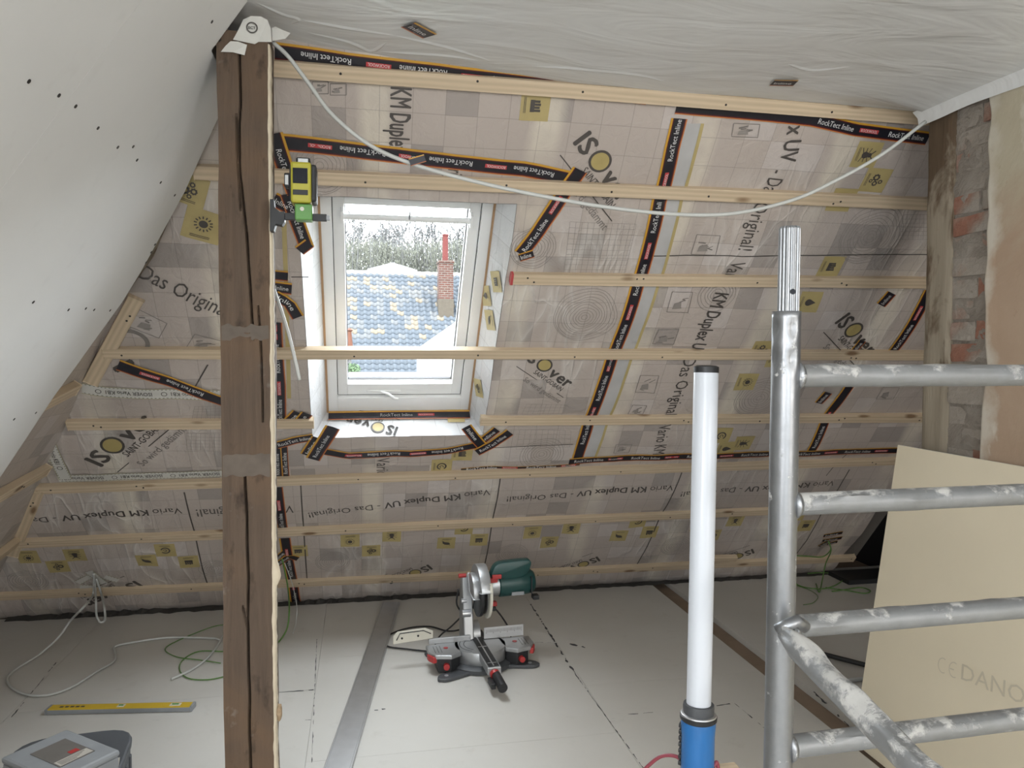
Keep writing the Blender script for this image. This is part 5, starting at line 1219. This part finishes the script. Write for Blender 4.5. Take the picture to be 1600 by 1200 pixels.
# ---- spirit level
a0, a1 = fp(72, 1117), fp(298, 1112); d = (a1-a0).normalized(); sdv = Vector((-d.y, d.x, 0)); M = Matrix(((d.x, sdv.x, 0, a0.x), (d.y, sdv.y, 0, a0.y), (0, 0, 1, 0), (0, 0, 0, 1))); L = (a1-a0).length
lv = empty('spirit_level', M, 'yellow spirit level lying on the floor left of the post', 'spirit level')
bd = MB().box(0, L, 0, .048, 0, .022).build('profile', MT['level_yellow'], lv, I4, bevel=.002); MB().box(.0, L, -.002, .0005, 0.001, .0195).build('front_web', MT['box_grey'], lv, I4, bevel=.001)
for x in (0, L): MB().box(x-.006, x+.006, -.003, .05, -.0+.0002, .0225).build('end_cap', MT['box_grey'], lv, I4, bevel=.002)
for x, w in ((L*.5, .03), (L*.88, .045)):
    v_ = MB().box(x-w/2, x+w/2, .010, .038, .021, .0235).build('vial_window', MT['cream_plastic'], lv, I4, bevel=.001); MB().cyl((x-w*.3, .024, .0235), (x+w*.3, .024, .0235), .004, n=10).build('vial', MT['laser_green'], v_, I4, smooth=True)
for k in range(5): MB().box(.045+.022*k, .060+.022*k, .018, .030, .0218, .0224).build('worn_print', MT['print_dark'], bd, I4)

# ---- organiser box, flat case below it and a cardboard edge
bt = .30
def bxm(u, v, z, rot): return Matrix.Translation(fp(u, v, z)) @ Matrix.Rotation(R(rot), 4, 'Z')
BMx = Matrix.Translation((-.935, 2.64, .0)) @ Matrix.Rotation(R(6), 4, 'Z')
kc = empty('tool_case', BMx, 'dark grey tool case under the grey organiser box, lower left', 'tool case')
cb = MB(); cb.prism(rnd([(-.175, -.18), (.175, -.18), (.175, .18), (-.175, .18)], 5), 0, .205); cb.build('body', MT['box_dark'], kc, I4, bevel=.006)
cl = MB(); cl.prism(rnd([(-.18, -.185), (.18, -.185), (.18, .185), (-.18, .185)], 5), .207, .235); lid = cl.build('lid', MT['box_dark'], kc, I4, bevel=.008)
for k in range(3): MB().box(.170, .180, -.08+k*.07, -.06+k*.07, .03, .19).build('side_rib', MT['box_dark'], kc, I4, bevel=.003)
OB = Matrix.Translation((-.918, 2.559, .236)) @ Matrix.Rotation(R(-39.7), 4, 'Z'); ob = empty('organiser_box', OB, 'grey organiser box with a picture label and a red latch, lower left corner', 'storage box')
b_ = MB(); b_.box(-.136, .136, -.10, .10, 0, .040); b_.build('body', MT['box_grey'], ob, I4, bevel=.004)
l_ = MB(); l_.box(-.14, .14, -.104, .104, .041, .062); lid = l_.build('lid', MT['box_grey'], ob, I4, bevel=.009)
lb_ = MB().box(-.078, .078, -.05, .06, .0615, .0635).build('label_plate', MT['label_dark'], lid, I4); MB().box(.040, .074, -.046, .056, .0633, .0642).build('label_text', MT['label_light'], lb_, I4); MB().box(.012, .032, .012, .04, .0633, .0643).build('label_mark', MT['red_plastic'], lb_, I4)
for k in range(4): MB().box(.046+.007*k, .0485+.007*k, -.04, .045-.012*k, .064, .0646).build('label_line', MT['label_dark'], lb_, I4)
for y in (-.055, ): MB().box(.136, .150, y-.024, y+.024, .006, .064).build('latch', MT['red_plastic'], ob, I4, bevel=.003)
pp = MB().box(.04, .16, -.13, -.05, .2358, .2366).build('paper_slip', MT['label_light'], None, BMx @ Matrix.Rotation(R(6), 4, 'Z')); tag(pp, 'white paper slip sticking out under the organiser box', 'paper')
cbx = empty('cardboard_box', (-1.025, 2.16, 0), 'brown cardboard box at the lower left border', 'box')
CBM = Matrix.Rotation(R(4), 4, 'Z')
cbm = MB().box(-.20, .09, -.15, .12, 0, .395, CBM).build('body', MT['cardboard'], cbx, I4, bevel=.002); MB().box(.04, .092, -.12, .10, .3955, .398, CBM).build('flap', MT['cardboard'], cbx, I4)

# ---- floor cables
def roofp(u, v, o=.02): a, b = ROOF.px(u, v, o); return ROOF.P(a, b, o)
cable('white_cable', 'white cable from the tape star looping across the floor to the left of the post', [roofp(148, 893, .015), roofp(147, 912, .04), roofp(145, 930, .07), fp(132, 947, .24), fp(110, 970, .14), fp(92, 995, .07), fp(62, 1022, .02), fp(30, 1042, .008), fp(12, 1058, .008), fp(18, 1074, .008), fp(45, 1086, .008), fp(80, 1085, .008), fp(115, 1072, .008), fp(150, 1050, .008), fp(178, 1033, .008), fp(180, 1018, .008), fp(182, 1009, .008), fp(230, 1000, .008), fp(270, 996, .008), fp(330, 997, .008), fp(344, 1000, .008)], .0058, 'cable_white', k=6)
cable('white_cable', 'white cable loop hanging down from the tape star', [roofp(147, 893, .014), roofp(149, 915, .05), fp(150, 940, .22), fp(151, 962, .14), fp(157, 972, .11), fp(164, 968, .12), fp(163, 950, .19), roofp(158, 925, .07), roofp(151, 902, .025)], .0058, 'cable_white', k=6)
cable('white_cable', 'cut white cable end lying on the floor beside the post', [fp(352, 985, .01), fp(340, 1008, .008), fp(322, 1030, .008), fp(298, 1047, .008), fp(268, 1061, .009)], .0058, 'cable_white', k=6)
cable('green_cable', 'thin green wire loop on the floor left of the post', [fp(358, 975, .006), fp(330, 980, .005), fp(280, 1000, .005), fp(258, 1014, .005), fp(275, 1026, .005), fp(310, 1031, .005), fp(345, 1036, .005)], .0026, 'cable_green', k=6)
cable('green_cable', 'green wire curling past the cut white cable end', [fp(352, 1018, .006), fp(310, 1018, .005), fp(285, 1032, .005), fp(281, 1048, .005), fp(295, 1060, .005), fp(325, 1062, .005), fp(356, 1056, .005)], .003, 'cable_green', k=6)
cable('green_cable', 'green wire dropping to the floor right beside the post', [roofp(441, 872, .02), roofp(446, 895, .05), roofp(450, 918, .08), fp(452, 950, .14), fp(449, 980, .05), fp(438, 1000, .008), fp(425, 1010, .006), fp(405, 1014, .006)], .0042, 'cable_green', k=6)
cable('white_cable', 'thin pale wire beside the green wire next to the post', [roofp(445, 878, .02), roofp(455, 905, .06), roofp(460, 925, .08), fp(464, 950, .12), fp(462, 975, .03), fp(458, 990, .006)], .0025, 'cable_white', k=6)
GG = 'green wires on the floor behind the scaffold'
for i, (lab, pts) in enumerate((('green wire hanging from the tape bunch to the floor at right', [roofp(1292, 842, .02), roofp(1297, 858, .06), roofp(1290, 880, .07), fp(1285, 905, .02), fp(1280, 925, .006), fp(1275, 912, .006)]),
        ('green wire drooping from the tape bunch behind the scaffold', [roofp(1293, 842, .02), roofp(1296, 856, .07), roofp(1284, 868, .08), roofp(1262, 866, .08), roofp(1243, 864, .07)]),
        ('long green wire arching over the dark floor behind the scaffold', [fp(1236, 908, .006), fp(1255, 917, .006), fp(1285, 920, .006), fp(1310, 912, .006), fp(1318, 900, .006), fp(1290, 895, .006), fp(1262, 896, .006)]),
        ('green wire curling beside the leaning plasterboard', [fp(1290, 918, .006), fp(1320, 922, .006), fp(1350, 927, .006), fp(1360, 923, .006), fp(1345, 918, .006), fp(1322, 921, .006), fp(1300, 924, .006)]),
        ('thin brown-green wire end curling on the floor behind the scaffold', [fp(1245, 915, .006), fp(1265, 922, .006), fp(1278, 932, .006), fp(1270, 942, .006), fp(1255, 945, .006)]))):
    cable('green_cable', lab, pts, .0038 if i < 4 else .002, 'cable_green', k=6, group=GG)
# dark rod and a white tube lying behind the diagonal brace
rod = MB().cyl(fp(1262, 1016, .02), fp(1360, 1041, .02), .012, n=14).build('dark_rod', MT['black_plastic'], smooth=True); tag(rod, 'thin dark rod lying on the floor behind the diagonal brace', 'rod')
wtb = MB().cyl(fp(1316, 1064, .012), fp(1352, 1060, .012), .010, n=14).build('white_tube', MT['cable_white'], smooth=True); tag(wtb, 'short white tube on the floor next to the leaning plasterboard', 'tube')
# wooden offcut on the lowest batten at right
off = MB(); P = ROOF.px(1120, 872, .05); off.box(-.1, .14, -.02, .02, 0, .03); oo = off.build('wood_offcut', MT['pine'], None, ROOF.mat(P[0], P[1], .036, -.05), bevel=.002); tag(oo, 'short wooden offcut screwed on the lowest batten near the scaffold', 'offcut')
# ================================================================== OUTSIDE THE WINDOW
simple('pantile_blue', (.022, .0265, .032), .7, var=.25, Specular_IOR_Level=.15); simple('pantile_tan', (.052, .044, .033), .7, var=.25, Specular_IOR_Level=.15); simple('pantile_grey', (.034, .036, .038), .7, var=.25, Specular_IOR_Level=.15)
simple('house_wall', (.09, .08, .07), .9); simple('lawn', (.020, .038, .014), .95, var=.35, scale=2); simple('meadow', (.050, .047, .034), .95, var=.35, scale=.15); simple('bark', (.026, .0265, .026), .9, var=.3)
simple('bush', (.034, .036, .026), .9, var=.4, scale=.7); simple('clay_pot', (.036, .0105, .0095), .8, Specular_IOR_Level=.05); simple('chimney_render', (.028, .024, .019), .9, var=.25, Specular_IOR_Level=.05); simple('pale_metal', (.075, .075, .075), .4); simple('ridge_tile', (.075, .072, .062), .7, var=.25); simple('clay_finial', (.04, .018, .012), .8, Specular_IOR_Level=.05)
def m_chim():
    t = NT('chimney_brick'); o = t.obj()
    b = t.n('TexBrick', 0, {'Vector': t.mapv(o, (1, 1, 1), (0, 0, 0), (R(90), 0, 0)), 'Color1': (.030, .0125, .010), 'Color2': (.022, .0105, .0085), 'Mortar': (.042, .038, .033), 'Scale': 1.0, 'Mortar Size': .012, 'Brick Width': .22, 'Row Height': .08}); MT['chimney_brick'] = t.fin(b, .9, Specular_IOR_Level=.05)
m_chim()
YN = 24.0
NR = empty('neighbour_house', (2.0, YN, -6), 'neighbouring house with a blue-grey pantile roof and brick chimney, outside the window', 'house')
ridge = yp(620, 428, 30.0); RP_ = R(38); NF = Frame((0, ridge.y, ridge.z), (1, 0, 0), (0, math.cos(RP_), math.sin(RP_)))
TWd, TLn = .235, .345
# pantile: an S-shaped section swept along its length
prof = []
for i in range(9):
    s = i/8; prof.append(((s-.5)*TWd*1.08, .030*math.sin(2*math.pi*s+.6)))
def tile_mesh(mat):
    mb = MB()
    for y, dz in ((-TLn*.55, .05), (TLn*.5, .0)):
        for x, z in prof: mb.v.append((x, y, z+dz+.012))
    for x, z in prof: mb.v.append((x, -TLn*.55, z+.005))
    n = len(prof); mb.f += [(i, i+1, n+i+1, n+i) for i in range(n-1)]+[(2*n+i, 2*n+i+1, i+1, i) for i in range(n-1)]
    me = bpy.data.meshes.new('roof_tile'); me.from_pydata(mb.v, [], mb.f); me.materials.append(MT[mat]); me.polygons.foreach_set('use_smooth', [True]*len(me.polygons)); return me
TM = {k: tile_mesh(k) for k in ('pantile_blue', 'pantile_tan', 'pantile_grey')}
xa = yp(500, 500, 28).x; xb = yp(760, 500, 28).x; rnd_ = random.Random(11); cand = []
for r in range(27):
    b = -.12-r*TLn*.80
    for c in range(int((xb-xa)/TWd)+1):
        a = xa+c*TWd; P = NF.P(a, b, .01); u, v = proj(P); cand.append((a, b, u, v))
vis = [q for q in cand if 536 < q[2] < 732 and 425 < q[3] < 592]; rest = [q for q in cand if q not in vis]
# keep those seen between the sash bars as single tiles, the others as one part
if len(vis) > 300: extra = vis[300:]; vis = vis[:300]; rest += extra
def tmat(): q = rnd_.random(); return 'pantile_tan' if q < .17 else ('pantile_grey' if q < .42 else 'pantile_blue')
PWI = parent_world(NR).inverted()
for a, b, u, v in vis: place('roof_tile', TM[tmat()], NR, PWI @ NF.mat(a, b, .01))
mb = MB(); src = TM['pantile_blue']; sv = [v.co.copy() for v in src.vertices]; sf = [tuple(p.vertices) for p in src.polygons]
for a, b, u, v in rest: M = NF.mat(a, b, .01); mb.add(sv, sf, M)
tag(mb.build('more_roof_tiles', MT['pantile_blue'], NR, smooth='all'), kind='stuff')
m = MB(); obox(m, NF, xa-3, xb+3, -8.2, 0, -.12, -.02); m.build('roof_deck', MT['gasket'], NR)
m = MB(); e = NF.P(0, -8.0, 0, True); m.box(xa-2.5, xb+2.5, e.y+.3, ridge.y+6, -6.0, e.z-.1); m.build('house_wall', MT['house_wall'], NR)
m = MB(); q2 = Frame((0, ridge.y, ridge.z), (-1, 0, 0), (0, -math.cos(RP_), math.sin(RP_))); obox(m, q2, -xb-3, -xa+3, -8.2, 0, -.12, 0); m.build('rear_slope', MT['pantile_blue'], NR)
for i in range(int((xb-xa+2)/.36)):
    x = xa-1+i*.36; MB().cyl((x, ridge.y, ridge.z-.02), (x+.38, ridge.y, ridge.z-.01), .115, .125, n=12).build('ridge_tile', MT['ridge_tile'], NR, smooth=True)
# chimney on the near slope
c0 = yp(696, 408, 28.0); ch = empty('chimney', (c0.x, 28.0, c0.z-3.2), 'brick chimney with a tall red clay pot on the neighbouring roof', 'chimney')
hw = .26
MB().box(c0.x-hw, c0.x+hw, 27.75, 28.35, yp(696, 468, 28).z, c0.z).build('brick_stack', MT['chimney_brick'], ch); MB().box(c0.x-hw-.015, c0.x+hw+.015, 27.74, 28.36, c0.z-4.2, yp(696, 468, 28).z).build('rendered_base', MT['chimney_render'], ch)
MB().box(c0.x-hw-.03, c0.x+hw+.03, 27.72, 28.38, c0.z-.10, c0.z).build('cap', MT['chimney_brick'], ch, bevel=.02); pz = yp(696, 366, 28).z
MB().lathe([(.115, 0), (.11, .05), (.10, pz-c0.z-.06), (.125, pz-c0.z-.05), (.12, pz-c0.z)], 18, Matrix.Translation((c0.x, 28.05, c0.z))).build('clay_pot', MT['clay_pot'], ch, smooth=True)
# pale lower roof in front, finial, lawn
Pa, Pb, Pc, Pd = yp(652, 546, 17), yp(706, 505, 19), yp(760, 505, 19), yp(760, 600, 15)
m = MB(); pts = [yp(652, 545, 17.5), yp(712, 503, 19), yp(800, 470, 19), yp(800, 640, 14), yp(652, 620, 14.5)]; n = len(pts)
m.add(list(pts)+[p+Vector((0, .2, -.25)) for p in pts], [tuple(range(n)), tuple(range(2*n-1, n-1, -1))]+[(i, n+i, n+(i+1) % n, (i+1) % n) for i in range(n)]); lr = m.build('lower_roof', MT['pale_metal']); tag(lr, 'bright pale roof of a lower building at the right edge of the window view', 'roof')
fz = yp(546, 512, 19); fb = yp(546, 560, 19); MB().lathe([(.13, 0), (.10, .15), (.05, fz.z-fb.z-.10), (.09, fz.z-fb.z-.06), (.0, fz.z-fb.z)], 14, Matrix.Translation(fb)).build('finial', MT['clay_finial'], smooth=True); tag(bpy.data.objects['finial'], 'small orange clay finial at the lower left of the window view', 'finial')
MB().box(fb.x-.05, fb.x+.05, 18.95, 19.05, -6, fb.z).build('mast', MT['bark'], bpy.data.objects['finial'])
hx0, hx1 = yp(528, 590, 17).x, yp(562, 590, 17).x; hz = yp(545, 571, 17).z; hg = empty('hedge', ((hx0+hx1)/2, 17, -6), 'bright green hedge at the lower left of the window view', 'hedge'); lf = MB(); rh = random.Random(4)
MB().box(hx0+.05, hx1-.05, 16.8, 17.6, -6, hz-.1).build('stems', MT['lawn'], hg)
for k in range(1500):
    p = Vector((rh.uniform(hx0, hx1), rh.uniform(16.65, 16.85), hz-rh.random()**1.5*2.2)); a = Vector((rh.uniform(-1, 1), rh.uniform(-1, 1), rh.uniform(-1, 1)))*.05; b = Vector((rh.uniform(-1, 1), rh.uniform(-1, 1), rh.uniform(-1, 1)))*.05; lf.add([p, p+a, p+a+b, p+b], [(0, 1, 2, 3)])
lf.build('foliage', MT['lawn'], hg)
tag(MB().box(-30, 45, 8, 22, -6.2, -6.0).build('lawn', MT['lawn']), 'green lawn below the neighbouring roof', 'lawn', kind='structure')
# rising meadow and woods behind
m = MB(); nx, ny = 40, 24
for j in range(ny+1):
    for i in range(nx+1):
        x = -60+130*i/nx; y = 22+110*j/ny; z = -6+max(0, (y-36))*.185+1.2*noise.noise((x*.04, y*.05, 1)); m.v.append((x, y, z))
for j in range(ny):
    for i in range(nx): k = j*(nx+1)+i; m.f.append((k, k+1, k+nx+2, k+nx+1))
tag(m.build('hillside', MT['meadow'], smooth='all'), 'pale meadow rising behind the neighbouring house', kind='structure')
def groundz(y): return -6+max(0, (y-36))*.185
rt_ = random.Random(21)
def tree_meshes(h):
    tr = MB(); br_ = MB(); lean = rt_.uniform(-.05, .05)
    tr.tube([(0, 0, -.5), (lean*h*.3, 0, h*.3), (lean*h*.6, 0, h*.62), (lean*h, 0, h*.97)], lambda s: h*.013*(1-s*.8), 6)
    for k in range(60):
        z0 = h*rt_.uniform(.12, .95); q = rt_.uniform(0, 6.28); L = h*.26*(1.15-z0/h)*rt_.uniform(.6, 1.2)+.4; p0 = Vector((lean*z0, 0, z0)); p1 = p0+Vector((math.cos(q)*L*.6, math.sin(q)*L*.6, L*.65)); p2 = p0+Vector((math.cos(q)*L, math.sin(q)*L, L*1.3))
        br_.tube([p0, p1, p2], lambda s: .045*(1-s*.6), 3)
        for _ in range(14):
            b = p0.lerp(p2, rt_.uniform(.2, 1)); d = Vector((rt_.uniform(-1, 1), rt_.uniform(-1, 1), rt_.uniform(.3, 1.4)))*L*.32; br_.tube([b, b+d], .017, 3)
    a = tr.build('trunk', MT['bark'], smooth='all'); b = br_.build('branches', MT['bark']); ma, mb_ = a.data, b.data; bpy.data.objects.remove(a); bpy.data.objects.remove(b); return ma, mb_
HT = 17.0; TREES = [tree_meshes(HT) for _ in range(5)]
ORD = ['first', 'second', 'third', 'fourth', 'fifth', 'sixth', 'seventh', 'eighth', 'ninth', 'tenth', 'eleventh', 'twelfth', 'thirteenth', 'fourteenth', 'fifteenth', 'sixteenth', 'seventeenth', 'eighteenth', 'nineteenth', 'twentieth', 'twenty-first', 'twenty-second']
us_ = [522+11.0*i for i in range(22)]
for i, u in enumerate(us_):
    y = 60+rt_.uniform(0, 16); vtop = 346+10*math.sin(i*1.7)+rt_.uniform(-5, 8); k = (yp(640, vtop, y).z-groundz(y))/HT
    t = empty('bare_tree', Matrix.Translation((yp(u+rt_.uniform(-3, 3), 380, y).x, y, groundz(y))) @ Matrix.Rotation(rt_.uniform(0, 6.28), 4, 'Z') @ Matrix.Scale(k, 4), '%s bare tree from the left of the woods seen through the window' % ORD[i], 'tree', 'bare trees behind the neighbouring roof')
    ma, mb_ = TREES[i % 5]; place('trunk', ma, t, Matrix()); place('branches', mb_, t, Matrix())
# undergrowth: shrubs of twigs and leaves
def shrub_meshes():
    st_ = MB(); lf = MB(); hz = 4.0
    for k in range(14): q = rt_.uniform(0, 6.28); r = rt_.uniform(.3, 1.5); st_.tube([(0, 0, 0), (math.cos(q)*r*.5, math.sin(q)*r*.5, hz*.5), (math.cos(q)*r, math.sin(q)*r, hz*rt_.uniform(.7, 1.1))], .025, 3)
    for k in range(5200):
        q = rt_.uniform(0, 6.28); r = 1.9*math.sqrt(rt_.random()); z = hz*rt_.random(); r *= (1-.5*(z/hz)**3); p = Vector((math.cos(q)*r, math.sin(q)*r, z)); a = Vector((rt_.uniform(-1, 1), rt_.uniform(-1, 1), rt_.uniform(-1, 1)))*.09; b = Vector((rt_.uniform(-1, 1), rt_.uniform(-1, 1), rt_.uniform(-1, 1)))*.07
        lf.add([p, p+a, p+a+b], [(0, 1, 2)])
    a = st_.build('stems', MT['bark']); b = lf.build('foliage', MT['bush']); ma, mb_ = a.data, b.data; bpy.data.objects.remove(a); bpy.data.objects.remove(b); return ma, mb_
SHR = [shrub_meshes() for _ in range(3)]
for i in range(15):
    y = 52+rt_.uniform(-2, 4); k = (yp(640, 384+rt_.uniform(-9, 7), y).z-groundz(y))/4.0
    s = empty('shrub', Matrix.Translation((yp(524+i*15.5, 400, y).x, y, groundz(y))) @ Matrix.Rotation(rt_.uniform(0, 6.28), 4, 'Z') @ Matrix.Diagonal((1.0, 1.0, k, 1)), '%s grey-green shrub from the left behind the neighbouring ridge' % ORD[i], 'shrub', 'undergrowth behind the roof ridge')
    ma, mb_ = SHR[i % 3]; place('stems', ma, s, Matrix()); place('foliage', mb_, s, Matrix())
# low pale building on the meadow
sh_ = yp(612, 425, 44); mm = MB(); w = 1.35; mm.prism([(-w, -1), (w, -1), (w, .12), (0, .50), (-w, .12)], -1.2, 1.2, Matrix.Translation((sh_.x, 44, sh_.z-.1)) @ Matrix.Rotation(R(90), 4, 'X')); so_ = mm.build('barn', MT['pale_metal']); tag(so_, 'small pale barn gable peeking over the neighbouring ridge', 'barn')
